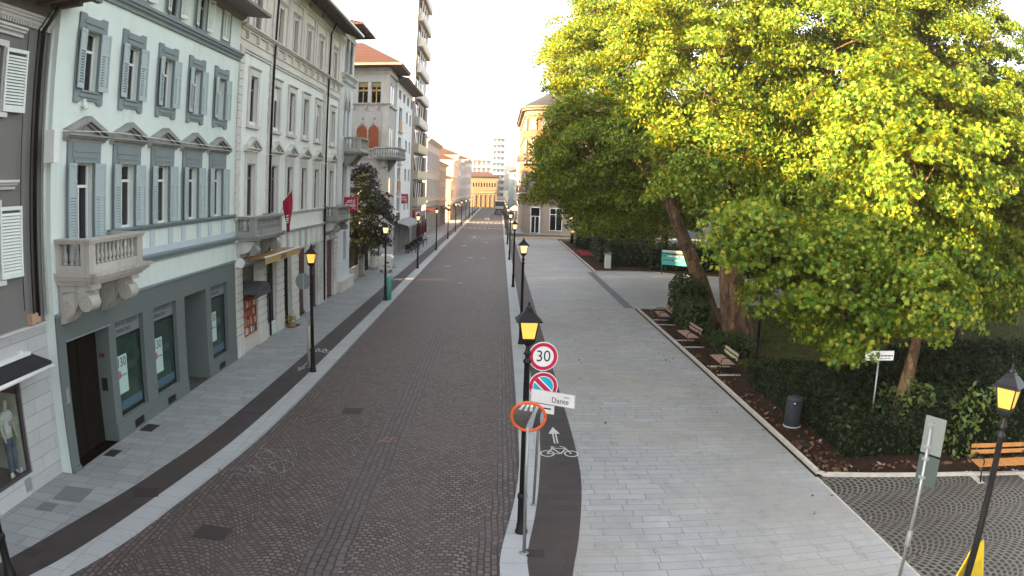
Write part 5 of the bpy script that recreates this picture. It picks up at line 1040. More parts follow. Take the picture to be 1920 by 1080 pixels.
# ------------------------------------------------------------------ street lamps
EMI = 0.06
M['lamp_amber'] = emit('lamp_amber_glass', (1.0, .56, .09), 2.7 * EMI); M['lamp_warm'] = emit('lamp_warm_glass', (1.0, .72, .34), 3.4 * EMI)
def make_lamp(m_glass, label):
    t = thing('street_lamp', label, 'street lamp')
    MB().lathe([(.125, 0), (.125, .05), (.105, .09), (.1, .2), (.088, .24), (.085, .74), (.1, .78), (.1, .84), (.07, .88)], n=14).build('base', M['black'], t)
    MB().lathe([(.068, .88), (.062, 2.2), (.055, 3.48), (.075, 3.5), (.075, 3.55), (.045, 3.58), (.045, 3.64), (.08, 3.67), (.06, 3.70), (.04, 3.76), (.035, 3.84)], n=12).build('pole', M['black'], t)
    q = math.pi / 4; s2 = math.sqrt(2)
    mb = MB(); mb.lathe([(.04 * s2, 3.82), (.115 * s2, 3.90), (.125 * s2, 3.94), (.125 * s2, 3.965), (.10 * s2, 3.97)], n=4, smooth=False, ang=q)
    for i in range(4):
        a = q + i * math.pi / 2; mb.tube([(.115 * s2 * math.cos(a), .115 * s2 * math.sin(a), 3.95), (.172 * s2 * math.cos(a), .172 * s2 * math.sin(a), 4.30)], .013, 4)
    mb.lathe([(.235 * s2, 4.285), (.235 * s2, 4.305), (.19 * s2, 4.34), (.12 * s2, 4.43), (.085 * s2, 4.46), (.085 * s2, 4.475), (.05 * s2, 4.5)], n=4, smooth=False, ang=q); mb.lathe([(.055, 4.49), (.07, 4.52), (.03, 4.55), (.022, 4.59), (.03, 4.61), (.0, 4.635)], n=8, cap=False)
    ln = mb.build('lantern', M['black'], t)
    mb = MB(); mb.lathe([(.108 * s2, 3.97), (.163 * s2, 4.29)], n=4, smooth=False, ang=q, cap=False); mb.build('lamp_glass', m_glass, ln); return t
GL, GR = 'street lamps along the left kerb', 'street lamps along the right kerb'
l1 = make_lamp(M['lamp_amber'], 'nearest lit lamp on the left kerb before the palazzo'); l1.location = (-6.61, 25.55, 0); l1['group'] = GL; l1.rotation_euler = (0, 0, .12)
ord_ = ['second', 'third', 'fourth', 'fifth', 'sixth', 'seventh', 'eighth', 'ninth', 'tenth', 'eleventh']
lw = make_lamp(M['lamp_warm'], 'second lit lamp on the left kerb beside the teal post'); lw.location = (-6.59, 42.93, 0); lw['group'] = GL
for i, y in enumerate((60.5, 78.5, 96.3, 113, 130, 147, 164.5, 182, 199)): dup(lw, (-6.6, y, 0), 0, '%s lamp along the left kerb counting from the camera' % ord_[i + 1], GL)
r1 = dup(l1, (.59, 13.35, 0), .05, 'large lit lamp on the right kerb beside the mirror and speed sign', GR)
for i, y in enumerate((31.6, 50.4, 70.0, 89.6, 108.5, 128, 147, 166, 186)): dup(lw, (1.08, y, 0), .1, '%s lamp along the right kerb counting from the camera' % ord_[i], GR)
dup(l1, (7.46, 8.42, 0), .55, 'big amber lamp at the bottom right corner beside the yellow board', 'lamps at the near corners')
dup(l1, (-8.62, 9.38, 0), .2, 'lamp at the bottom left corner of which only the foot shows', 'lamps at the near corners')
dup(lw, (11.16, 29.55, 0), .3, 'black park lamp standing on the lawn under the plane leaves', 'park lamps')

# ------------------------------------------------------------------ signs at the kerb
M['sred'] = paint('sign_red', (.46, .012, .06), .35, .05, .08); M['sblue'] = paint('sign_blue', (.0, .36, .48), .35, .05, .08); M['swhite'] = paint('sign_white', (.72, .71, .70), .35, .04, .08); M['steel'] = plain('galvanised_pole', (.26, .27, .27), .4, .6); M['signback'] = plain('sign_back', (.20, .23, .225), .45, .5)
def disc_y(mb, r, y0, y1, mi=0, c=(0, 0)):
    mb.prism([(c[0] + r * math.cos(2 * math.pi * i / 40), c[1] + r * math.sin(2 * math.pi * i / 40)) for i in range(40)], 'y', y0, y1, mi)
sp = thing('speed_sign', 'round red ringed 30 speed limit sign on the grey post', 'sign', (.97, 14.68, 3.32), .04)
mb = MB(); disc_y(mb, .30, -.012, .012); mb.build('plate', M['swhite'], sp); mb = MB(); mb.disc((0, -.0145, 0), .285, 'y', 40, 0, .212); mb.build('ring', M['sred'], sp)
MB().disc((0, .0145, 0), .295, 'y', 40).build('back', M['signback'], sp); text('30', .33, M['ink'], sp, (0, -.015, 0), FACE_NY, xs=.92)
np_ = thing('no_parking_sign', 'round blue no parking sign with red ring and diagonal bar', 'sign', (.99, 14.66, 2.70), .04)
mb = MB(); disc_y(mb, .30, -.012, .012); mb.build('plate', M['swhite'], np_); MB().disc((0, -.0145, 0), .285, 'y', 40, 0, .215).build('ring', M['sred'], np_); MB().disc((0, -.014, 0), .20, 'y', 40).build('field', M['sblue'], np_)
mb = MB(); d = .212 / math.sqrt(2); w_ = .032
mb.add([(-d - w_, -.0165, d - w_), (-d + w_, -.0165, d + w_), (d + w_, -.0165, -d + w_), (d - w_, -.0165, -d - w_)], [(0, 1, 2, 3)]); w_ = .05; mb.add([(-d - w_, -.0155, d - w_), (-d + w_, -.0155, d + w_), (d + w_, -.0155, -d + w_), (d - w_, -.0155, -d - w_)], [(0, 1, 2, 3)], 1); mb.build('bar', [M['sred'], M['swhite']], np_)
post = MB().tube([(.89, 14.7, 0), (.93, 14.72, 1.8), (.96, 14.72, 3.55)], .03, 10).mesh('p', M['steel']); po = thing('sign_post', 'thin grey post carrying the 30 and no parking signs', 'post'); ob('pole', post, po); MB().lathe([(.06, 0), (.06, .02), (.035, .03)], (.89, 14.7, 0), 10).build('foot', M['steel'], po)
dn = thing('street_name_sign', 'white tilted street name plate reading Dante', 'sign', (.75, 14.62, 2.52), -.52)
MB().box(0, .98, -.012, .012, -.14, .14).build('plate', M['swhite'], dn, bevel=.006); text('Dante', .155, M['ink'], dn, (.66, -.014, -.03), FACE_NY); text('corso', .055, M['ink'], dn, (.80, -.014, .07), FACE_NY); mb = MB(); mb.box(0, .98, -.0135, -.012, -.14, -.132); mb.box(0, .98, -.0135, -.012, .132, .14); mb.box(0, .008, -.0135, -.012, -.132, .132); mb.box(.972, .98, -.0135, -.012, -.132, .132); mb.build('border', M['plate'], dn)
pn = thing('panel_sign', 'small white panel below the Dante plate with black arrows', 'sign', (.76, 14.6, 2.27), -.45)
MB().box(0, .5, -.01, .01, -.09, .09).build('plate', M['swhite'], pn); mb = MB(); mb.box(.05, .17, -.0125, -.01, .02, .04); mb.box(.22, .44, -.0125, -.01, .0, .03); mb.box(.08, .14, -.0125, -.01, -.02, -.01); mb.build('lettering', M['ink'], pn)
mr = thing('traffic_mirror', 'round convex traffic mirror with orange rim on a thin post', 'mirror', (.60, 12.4, 0))
MB().tube([(.02, .05, 0), (.0, .06, 1.5), (.0, .06, 2.75)], .032, 10).build('pole', M['steel'], mr); MB().lathe([(.09, 0), (.09, .015), (.04, .02)], (.02, .05, 0), 12).build('foot', M['steel'], mr)
mm = NT('mirror_glass'); mm.fin((.62, .62, .62), .04, 1.0)
N_ = 28; vs = [(0, -.03, 0)]; fs = []
for k in range(1, 7):
    r = .285 * k / 6
    for i in range(N_): a = 2 * math.pi * i / N_; vs.append((r * math.cos(a), -.03 + .03 * (r / .285) ** 2, r * math.sin(a)))
for i in range(N_): fs.append((0, 1 + i, 1 + (i + 1) % N_))
for k in range(5):
    for i in range(N_): a, b = 1 + k * N_ + i, 1 + k * N_ + (i + 1) % N_; fs.append((a, b, b + N_, a + N_))
mb = MB(); mb.add(vs, fs, 0, True); o = mb.build('mirror_face', mm.m, mr, (0, 0, 2.75)); o.rotation_euler = (R(12), 0, R(-5))
mb = MB(); mb.tube([(.295 * math.cos(2 * math.pi * i / 32), 0, .285 * math.sin(2 * math.pi * i / 32)) for i in range(33)], .026, 8); disc_y(mb, .29, .012, .03); o = mb.build('rim', paint('orange_rim', (.62, .10, .02), .4, .06, .1), mr, (0, 0, 2.75)); o.rotation_euler = (R(12), 0, R(-5))
mark('zebra_crossing', [rect(-5.6 + i * .95, -5.1 + i * .95, 4.4, 7.4) for i in range(7)], M['white_mark'], RZ + .005)
bs = thing('road_sign', 'grey back of a tall road sign on a leaning looking steel post', 'sign', (7.56, 10.55, 0)); MB().tube([(0, 0, 0), (0, 0, 3.1)], .035, 10).build('pole', M['steel'], bs)
for z0, z1, k in ((2.52, 3.2, 0), (1.92, 2.48, 1)): o = MB(); o.box(-.12, .33, -.008, .008, z0, z1); o = o.build('plate', [plain('sign_back_grey', (.125, .145, .135), .6), plain('sign_back_green', (.045, .06, .058), .6)][k], bs, (0, .045, 0), -1.09, bevel=.004)
mb = MB()
for z in (2.62, 3.02, 2.05, 2.4): mb.box(-.05, .05, -.05, .06, z, z + .05)
mb.build('clamp', M['plate'], bs); MB().lathe([(.055, .7), (.06, .72), (.06, 1.0), (.045, 1.02)], n=10).build('sleeve', plain('pole_sleeve', (.2, .21, .21), .5, .4), bs)
ws_ = thing('park_sign', 'white rectangular board on a thin post in front of the hedge', 'sign', (10.62, 18.0, 0), -.02); MB().tube([(.02, .03, 0), (0, .03, 2.72)], .028, 8).build('pole', M['steel'], ws_); MB().box(-.48, .48, -.012, .012, 2.5, 2.77).build('plate', M['swhite'], ws_)
mb = MB(); r_ = random.Random(4); x = -.4
while x < .4:
    l = r_.uniform(.03, .12); mb.box(x, x + l, -.0145, -.012, 2.615, 2.65); (mb.box(x, x + l, -.0145, -.012, 2.545, 2.562) if -.35 < x < .3 else None); x += l + .02
mb.build('lettering', M['ink'], ws_)
ib = thing('information_board', 'teal information board with a cream header on two thin posts', 'board', (13.75, 60.9, 0), -.42)
for x in (0, 2.95): MB().tube([(x, 0, 0), (x, 0, 2.1)], .04, 6).build('post', paint('teal_post', (.02, .10, .10), .5), ib)
MB().box(.0, 2.95, -.05, -.01, .85, 2.08).build('panel', paint('teal_panel', (.06, .36, .33), .5, .1, .2), ib); MB().prism([(.0, 2.08), (2.95, 2.08), (2.95, 1.62), (2.45, 1.66), (2.25, 1.9), (.0, 1.95)], 'y', -.055, -.05).build('header', paint('cream_header', (.6, .54, .42), .5, .1, .2), ib)
mb = MB(); mb.prism([(.0, 1.84), (2.2, 1.84), (2.3, 1.68), (.0, 1.74)], 'y', -.056, -.05, 0); x = .1; r_ = random.Random(8)
for z in (1.55, 1.22):
    x = .12
    while x < 2.6: l = r_.uniform(.08, .3); mb.box(x, x + l, -.055, -.05, z, z + .09, 1 if r_.random() < .5 else 0); x += l + .05
mb.build('lettering', [paint('dark_stripe', (.06, .035, .035), .6), M['swhite']], ib)
# teal post, bent round sign, waste containers, bins
tp = thing('teal_post', 'narrow teal pillar post beside the second left lamp', 'post', (-6.42, 43.15, 0)); MB().lathe([(.17, 0), (.17, 1.25), (.15, 1.33), (.05, 1.4)], n=10).build('body', paint('teal_paint', (.10, .40, .30), .5), tp); MB().lathe([(.09, 1.36), (.11, 1.42), (.05, 1.52)], n=10).build('cap', paint('mint_paint', (.42, .62, .55), .5), tp)
br_ = thing('round_sign', 'dark back of a round sign on a bent pale post behind the near left lamp', 'sign', (-6.88, 26.1, 0)); MB().lathe([(.085, 0), (.085, 1.55), (.03, 1.6)], n=10).build('post', paint('beige_post', (.36, .36, .28), .6), br_)
MB().tube([(0, 0, 1.5), (.0, 0, 1.75), (-.06, 0, 1.95), (-.18, .0, 2.2), (-.19, 0, 3.45)], .028, 8).build('pole', M['steel'], br_); mb = MB(); disc_y(mb, .3, .0, .02, 0, (-.19, 3.22)); mb.build('plate', M['signback'], br_)
wb = thing('wheeled_bin', 'white wheeled waste container by the garden gate', 'waste container', (-8.75, 57.3, 0)); MB().prism([(-.42, .22), (.42, .22), (.55, 1.1), (-.55, 1.1)], 'y', -.42, .42).build('body', paint('white_container', (.58, .6, .58), .5, .1, .3), wb, bevel=.03)
MB().prism([(-.58, 1.1), (.58, 1.1), (.58, 1.16), (.4, 1.36), (-.4, 1.36), (-.58, 1.16)], 'y', -.46, .46).build('lid', paint('white_lid', (.62, .64, .62), .5), wb, bevel=.02)
for sx in (-1, 1):
    for sy in (-1, 1): MB().tube([(sx * .36 - .03, sy * .36, .1), (sx * .36 + .03, sy * .36, .1)], .1, 12).build('wheel', M['black'], wb)
mb = MB(); mb.box(.1, .3, -.44, -.425, .72, .84); mb.box(-.2, .0, -.44, -.425, .5, .56); mb.box(.15, .4, -.44, -.425, .45, .5); mb.build('decal', M['ink'], wb)
aboard = thing('sandwich_board', 'small white folding board beside the white waste container', 'board', (-8.7, 60.6, 0), .3); [MB().prism([(-.02 + s * .22, 0), (.02 + s * .22, 0), (.02, .8), (-.02, .8)], 'y', -.3, .3).build('leaf', M['swhite'], aboard) for s in (-1, 1)]
gb = thing('litter_bin', 'dark grey cylindrical litter bin by the hedge', 'litter bin', (8.98, 20.05, .01)); MB().lathe([(.25, .02), (.26, .04), (.255, .82), (.24, .9), (.1, .95), (.02, .96)], n=24).build('body', paint('anthracite', (.024, .030, .037), .5, .1, .25), gb); MB().lathe([(.285, 0), (.285, .025), (.26, .03)], n=24).build('plinth', M['edge'], gb); mb = MB(); mb.box(-.16, .02, -.275, -.24, .72, .84); mb.box(-.14, -.08, -.285, -.275, .76, .8, 1); mb.build('slot', [M['black'], M['swhite']], gb)
wb2 = thing('litter_bin', 'pale steel litter bin beside the far hedge', 'litter bin', (9.68, 64.65, 0)); MB().box(-.26, .26, -.22, .22, 0, 1.2).build('body', paint('pale_steel', (.52, .54, .53), .4, .08, .2), wb2, bevel=.02); MB().prism([(-.3, 1.2), (.32, 1.3), (.32, 1.38), (-.3, 1.3)], 'y', -.25, .25).build('lid', M['steel'], wb2)
# benches
M['bench_wood'] = paint('weathered_bench_wood', (.30, .19, .14), .7, .25, .4); M['bench_pale'] = paint('pale_bench_wood', (.40, .34, .22), .7, .2, .3); M['bench_orange'] = paint('orange_bench_wood', (.40, .18, .055), .5, .2, .25)
def bench(label, loc, rot, wood, wood2, L=1.75):
    """faces local +x; long side along y"""
    t = thing('park_bench', label, 'bench', loc, rot, 'benches around the park beds')
    s = MB()
    for x in (.06, .2, .34, .48): s.box(x - .055, x + .055, -L / 2, L / 2, .43, .465)
    s.build('seat', wood, t, bevel=.006); s = MB()
    for z in (.58, .74): s.add([(-.04 - (z - .5) * .22, y, zz) for y, zz in ((-L / 2, z), (L / 2, z), (L / 2, z + .11), (-L / 2, z + .11))] + [(-.075 - (z - .5) * .22, y, zz) for y, zz in ((-L / 2, z), (L / 2, z), (L / 2, z + .11), (-L / 2, z + .11))], [(0, 1, 2, 3), (7, 6, 5, 4), (0, 4, 5, 1), (1, 5, 6, 2), (2, 6, 7, 3), (3, 7, 4, 0)])
    s.build('backrest', wood2, t, bevel=.006)
    for sy in (-1, 1):
        y = sy * (L / 2 - .14); f = MB(); f.tube([(.55, y, 0), (.5, y, .2), (.5, y, .42), (.3, y, .41), (-.02, y, .41), (-.1, y, .7), (-.13, y, .9)], .022, 6); f.tube([(-.22, y, 0), (-.1, y, .2), (-.02, y, .41)], .022, 6); f.tube([(.5, y, .42), (.54, y, .56), (.44, y, .66), (.1, y, .66), (-.08, y, .62)], .02, 6)
        f.build('leg', M['black'], t)
    [MB().box(-.3, .62, y - .1, y + .1, -.01, .012).build('footing', M['edge'], t) for y in (-L / 2 + .15, L / 2 - .15)]; return t
bench('nearest of the three weathered benches along the promenade bed', (9.05, 27.1, .012), math.pi, M['bench_wood'], M['bench_pale'], 1.7)
bench('middle weathered bench along the promenade bed by the shrub', (8.95, 32.25, .012), math.pi + .05, M['bench_wood'], M['bench_wood'], 1.8)
bench('farthest weathered bench along the promenade bed near the path fork', (8.95, 37.7, .012), math.pi - .04, M['bench_wood'], M['bench_wood'], 1.7)
bench('orange wooden bench on the plaza in front of the big hedge', (13.35, 14.95, 0), -math.pi / 2 - .16, M['bench_orange'], M['bench_orange'], 1.9)
ab = thing('wet_floor_board', 'yellow folding warning board at the foot of the corner lamp', 'warning board', (8.56, 9.6, 0), .45); M['ylw'] = paint('yellow_plastic', (.62, .42, .01), .4, .08, .15)
for s, tl in ((-1, 'front_leaf'), (1, 'rear_leaf')):
    mb = MB(); mb.add([(-.32, s * .27, 0), (.32, s * .27, 0), (.23, s * .015, 1.05), (-.23, s * .015, 1.05), (-.32, s * .23, 0), (.32, s * .23, 0), (.23, s * -.015, 1.05), (-.23, s * -.015, 1.05)], [(0, 1, 2, 3), (7, 6, 5, 4), (0, 4, 5, 1), (1, 5, 6, 2), (2, 6, 7, 3), (3, 7, 4, 0)])
    o = mb.build(tl, M['ylw'], ab, bevel=.008)
mb = MB(); mb.add([(-.2, -.262, .12), (.2, -.262, .12), (.15, -.10, .72), (-.15, -.10, .72)], [(0, 1, 2, 3)]); mb.build('raised_panel', paint('yellow_panel', (.50, .34, .01), .4), ab)
# small things near the far corner
yb_ = thing('bollard', 'yellow bollard in front of the orange corner building', 'bollard', (10.6, 106, 0)); MB().lathe([(.22, 0), (.22, .1), (.14, .14), (.14, 1.0), (.0, 1.1)], n=10).build('body', M['ylw'], yb_)
db = thing('bollard', 'dark round bollard at the end of the promenade bed', 'bollard', (9.3, 93.5, 0)); MB().lathe([(.24, 0), (.22, 1.25), (.14, 1.4), (.0, 1.45)], n=10).build('body', M['black'], db)
ss = thing('street_sign', 'white sign on a tall post in front of the corner shop windows', 'sign', (10.3, 103.5, 0)); MB().tube([(0, 0, 0), (0, 0, 3.4)], .05, 6).build('pole', M['steel'], ss); MB().box(-.6, .5, -.03, .03, 2.8, 3.35).build('plate', M['swhite'], ss)
# garden gate pillars of the villa
for i, (x, y, h, l) in enumerate(((-10.15, 54.4, 2.2, 'slim stone gate pillar below the magnolia'), (-10.2, 58.9, 2.75, 'thick round stone gate pillar beside the white bin'))):
    g_ = thing('gate_pillar', l, 'pillar', (x, y, 0), 0, 'gate pillars of the villa garden'); r = .22 if i == 0 else .42; MB().lathe([(r * 1.25, 0), (r * 1.25, .35), (r, .45), (r * .95, h - .3), (r * 1.15, h - .2), (r * 1.2, h), (r * .9, h + .05)], n=12).build('shaft', M['stone'], g_)
gw = thing('garden_wall', 'low stone garden wall with dark iron railing under the magnolia', 'wall', (-10.3, 0, 0)); MB().box(-.3, 0, 49.6, 54.1, 0, .9).build('base', M['stone'], gw); mb = MB(); [mb.box(-.17, -.13, 49.7 + i * .15, 49.73 + i * .15, .9, 2.3) for i in range(30)]; mb.box(-.18, -.12, 49.6, 54.1, 2.2, 2.26); mb.build('railing', M['black'], gw)
gt = thing('garden_gate', 'dark iron gate between the stone pillars', 'gate', (-10.3, 0, 0)); mb = MB(); [mb.box(-.1, -.06, 54.8 + i * .16, 54.84 + i * .16, .05, 2.3) for i in range(23)]; mb.box(-.1, -.05, 54.7, 58.4, .3, .36); mb.box(-.1, -.05, 54.7, 58.4, 2.0, 2.06); mb.box(-.12, -.1, 54.7, 58.4, .05, 1.0); mb.build('bars', M['black'], gt)
wl = thing('garden_wall', 'grey garden wall between the gate and the white house', 'wall', (-10.2, 0, 0)); MB().box(-.3, 0, 59.5, 66, 0, 3.2).build('base', M['villa'], wl); mb = MB(); mb.box(-.36, .06, 59.5, 66, 3.2, 3.32); mb.build('coping', M['stone'], wl); mb = MB(); [mb.box(.0, .02, 60.4 + i * 1.7, 61.2 + i * 1.7, .4, 2.4) for i in range(2)]; mb.build('opening', M['glass_dark'], wl)

# ------------------------------------------------------------------ vehicles at the far end
M['tyre'] = plain('tyre', (.02, .02, .02), .8); M['lorry_white'] = paint('lorry_white', (.6, .6, .6), .4); M['car_glass'] = glass('car_glass', (.02, .02, .025))
lo = thing('lorry', 'white lorry with dark open rear parked at the far end of the street', 'lorry', (0.0, 196, RZ))
MB().box(-1.25, 1.25, 0, 6.0, .9, 3.6).build('cargo_box', M['lorry_white'], lo, bevel=.04); mb = MB(); mb.box(-1.1, 1.1, -.06, -.003, 2.2, 3.4); mb.box(-1.1, 1.1, -.06, -.003, 1.0, 1.5); mb.build('rear_door', paint('dark_rear', (.06, .06, .065), .5), lo); MB().prism([(6.1, .6), (8.0, .6), (8.0, 1.7), (7.6, 2.8), (6.1, 2.8)], 'x', -1.15, 1.15).build('cab', M['lorry_white'], lo, bevel=.05)
MB().box(-1.2, 1.2, .1, 7.8, .5, .88).build('chassis', M['black'], lo)
for y in (1.0, 2.1, 7.0):
    for s in (-1, 1): MB().tube([(s * .85, y, .48), (s * 1.2, y, .48)], .48, 16).build('wheel', M['tyre'], lo)
for s in (-1, 1): MB().box(s * .95 - .12, s * .95 + .12, -.07, -.0, .62, .78).build('tail_light', M['sred'], lo)
MB().box(-.3, .3, -.075, -.06, .66, .78).build('number_plate', M['swhite'], lo)
def make_car(label, loc, rot, col):
    t = thing('parked_car', label, 'car', loc, rot, 'cars parked at the far end of the street')
    mb = MB(); mb.prism([(-2.05, .32), (2.05, .32), (2.1, .62), (1.95, .86), (.95, .95), (-1.0, .98), (-1.95, .9), (-2.1, .6)], 'x', -.85, .85); mb.prism([(-1.75, .95), (1.0, .93), (.35, 1.42), (-1.2, 1.44)], 'x', -.72, .72); mb.build('body', paint('car_' + label.split()[0], col, .3, .04, .1), t, bevel=.06)
    mb = MB(); mb.prism([(-1.35, 1.0), (.75, .98), (.28, 1.36), (-1.15, 1.38)], 'x', -.735, .735); mb.build('side_window', M['car_glass'], t); mb = MB(); mb.add([(-.62, 1.02, .965), (.62, 1.02, .965), (.56, .42, 1.38), (-.56, .42, 1.38)], [(0, 1, 2, 3)]); mb.add([(-.62, -1.77, .985), (.62, -1.77, .985), (.56, -1.26, 1.4), (-.56, -1.26, 1.4)], [(0, 1, 2, 3)]); mb.build('windscreen', M['car_glass'], t)
    for y in (-1.3, 1.3):
        for s in (-1, 1): wq = MB().tube([(s * .68, y, .32), (s * .87, y, .32)], .32, 16).build('wheel', M['tyre'], t); MB().tube([(s * .865, y, .32), (s * .885, y, .32)], .2, 12).build('rim', M['steel'], wq)
    for s in (-1, 1): MB().box(s * .62 - .14, s * .62 + .14, -2.1, -2.05, .62, .76).build('tail_light', M['sred'], t); MB().box(s * .62 - .14, s * .62 + .14, 2.03, 2.09, .6, .74).build('headlight', M['swhite'], t)
    return t
make_car('dark blue car parked nearest along the right pavement', (2.7, 168, 0), 0, (.03, .04, .06)); make_car('silver car parked second along the right pavement', (2.7, 176, 0), 0, (.45, .45, .46)); make_car('dark red car parked third along the right pavement', (2.7, 184, 0), 0, (.18, .03, .03)); make_car('white car parked beside the lorry', (2.7, 194, 0), .02, (.6, .6, .6))
um = thing('market_parasol', 'white square parasol on the right pavement far down the street', 'parasol', (3.2, 154, 0)); MB().tube([(0, 0, 0), (0, 0, 2.9)], .04, 6).build('pole', M['steel'], um); MB().lathe([(1.8, 2.4), (1.75, 2.5), (.0, 3.3)], n=4, smooth=False, ang=math.pi / 4, cap=False).build('canopy', M['swhite'], um)
# shop mannequin
def skin(name, chain, edges, m, parent, loc, rot=0):
    me = bpy.data.meshes.new(name); me.from_pydata([c[:3] for c in chain], edges, []); me.materials.append(m); o = ob(name, me, parent, loc, rot)
    o.modifiers.new('skin', 'SKIN'); sv = me.skin_vertices[0].data
    for i, c in enumerate(chain): sv[i].radius = (c[3], c[4] if len(c) > 4 else c[3]); sv[i].use_root = (i == 0)
    sb = o.modifiers.new('sub', 'SUBSURF'); sb.levels = 2; sb.render_levels = 2
    for p in me.polygons: p.use_smooth = True
    return o
mq = thing('mannequin', 'shop mannequin in a pale printed t shirt and blue jeans', 'mannequin', (gx - .30, 12.66, .47), .1)
K = [(0, 0, .95, .10, .15), (0, 0, 1.08, .085, .12), (0, 0, 1.25, .10, .15), (0, 0, 1.42, .075, .17), (0, 0, 1.50, .05, .05), (0.01, 0, 1.57, .05, .05), (.02, 0, 1.68, .09, .075), (.015, 0, 1.77, .06, .055),
     (0, .2, 1.42, .05), (.0, .26, 1.16, .04), (.06, .27, .93, .032), (.08, .27, .84, .03, .02), (0, -.2, 1.42, .05), (0, -.26, 1.16, .04), (.08, -.27, .94, .032), (.1, -.27, .85, .03, .02),
     (0, .1, .86, .085), (.01, .11, .48, .06), (0, .12, .08, .04), (.1, .13, .03, .03), (0, -.1, .86, .085), (.04, -.12, .48, .06), (.02, -.13, .08, .04), (.12, -.14, .03, .03)]
ED = [(0, 1), (1, 2), (2, 3), (3, 4), (4, 5), (5, 6), (6, 7), (3, 8), (8, 9), (9, 10), (10, 11), (3, 12), (12, 13), (13, 14), (14, 15), (0, 16), (16, 17), (17, 18), (18, 19), (0, 20), (20, 21), (21, 22), (22, 23)]
M['manq'] = paint('mannequin_skin', (.42, .40, .33), .5, .05, .1); skin('body', K, ED, M['manq'], mq, (0, 0, 0))
KS = [(0, 0, .98, .115, .165), (0, 0, 1.1, .105, .14), (0, 0, 1.27, .118, .165), (0, 0, 1.42, .09, .185), (0, .21, 1.42, .07), (0, .245, 1.26, .065), (0, -.21, 1.42, .07), (0, -.245, 1.26, .065)]
skin('t_shirt', KS, [(0, 1), (1, 2), (2, 3), (3, 4), (4, 5), (3, 6), (6, 7)], paint('pale_shirt', (.50, .54, .52), .8), mq, (0, 0, 0))
KJ = [(0, 0, .96, .115, .165), (0, 0, .88, .11, .16), (0, .1, .8, .10), (.01, .115, .48, .078), (0, .12, .1, .075), (0, -.1, .8, .10), (.04, -.125, .48, .078), (.02, -.13, .1, .075)]
skin('jeans', KJ, [(0, 1), (1, 2), (2, 3), (3, 4), (1, 5), (5, 6), (6, 7)], paint('blue_denim', (.07, .09, .14), .9, .2, .3), mq, (0, 0, 0))
mb = MB(); mb.box(.112, .118, -.08, .08, 1.26, 1.29); mb.box(.115, .121, -.06, .07, 1.2, 1.24); mb.build('print', paint('rose_print', (.35, .12, .2), .7), mq)
for i, (u, l) in enumerate(((12.45, 'white price card at the feet of the mannequin'), (12.84, 'white price card beside the right end of the marble shop window'))): o = MB().box(-.01, .01, -.06, .06, 0, .14).build('price_card', M['swhite'], None, (gx - .2, u, .47), .2); tag(o, l, 'price card')
# ------------------------------------------------------------------ trees and hedges
M['plane_bark'] = bark('plane_bark', ((.06, .034, .020), (.105, .060, .032), (.15, .088, .047), (.22, .14, .08)), 1.6); M['dark_bark'] = bark('dark_bark', ((.03, .022, .016), (.05, .036, .026), (.07, .05, .035), (.09, .07, .05)), 3)
M['plane_leaf'] = leafmat('plane_leaves', [(0, (.042, .098, .009)), (.4, (.090, .160, .013)), (.75, (.175, .238, .018)), (1, (.33, .325, .042))], .40, .5, (2.1, 1.35, .25))
M['back_leaf'] = leafmat('back_leaves', [(0, (.030, .055, .014)), (.5, (.055, .085, .018)), (1, (.11, .13, .03))], .3)
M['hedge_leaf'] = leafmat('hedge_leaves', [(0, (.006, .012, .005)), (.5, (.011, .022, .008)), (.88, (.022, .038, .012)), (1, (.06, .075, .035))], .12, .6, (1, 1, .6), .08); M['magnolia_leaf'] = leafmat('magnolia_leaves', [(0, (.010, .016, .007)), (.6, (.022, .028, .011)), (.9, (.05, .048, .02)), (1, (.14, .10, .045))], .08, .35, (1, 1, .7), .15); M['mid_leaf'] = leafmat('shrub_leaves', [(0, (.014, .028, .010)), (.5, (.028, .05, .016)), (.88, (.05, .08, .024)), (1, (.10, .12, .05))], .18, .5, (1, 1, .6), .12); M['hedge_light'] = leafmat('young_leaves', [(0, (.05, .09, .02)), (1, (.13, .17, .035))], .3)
def limb(base, *pts): return [tuple(p[i] - base[i] for i in range(3)) for p in pts]
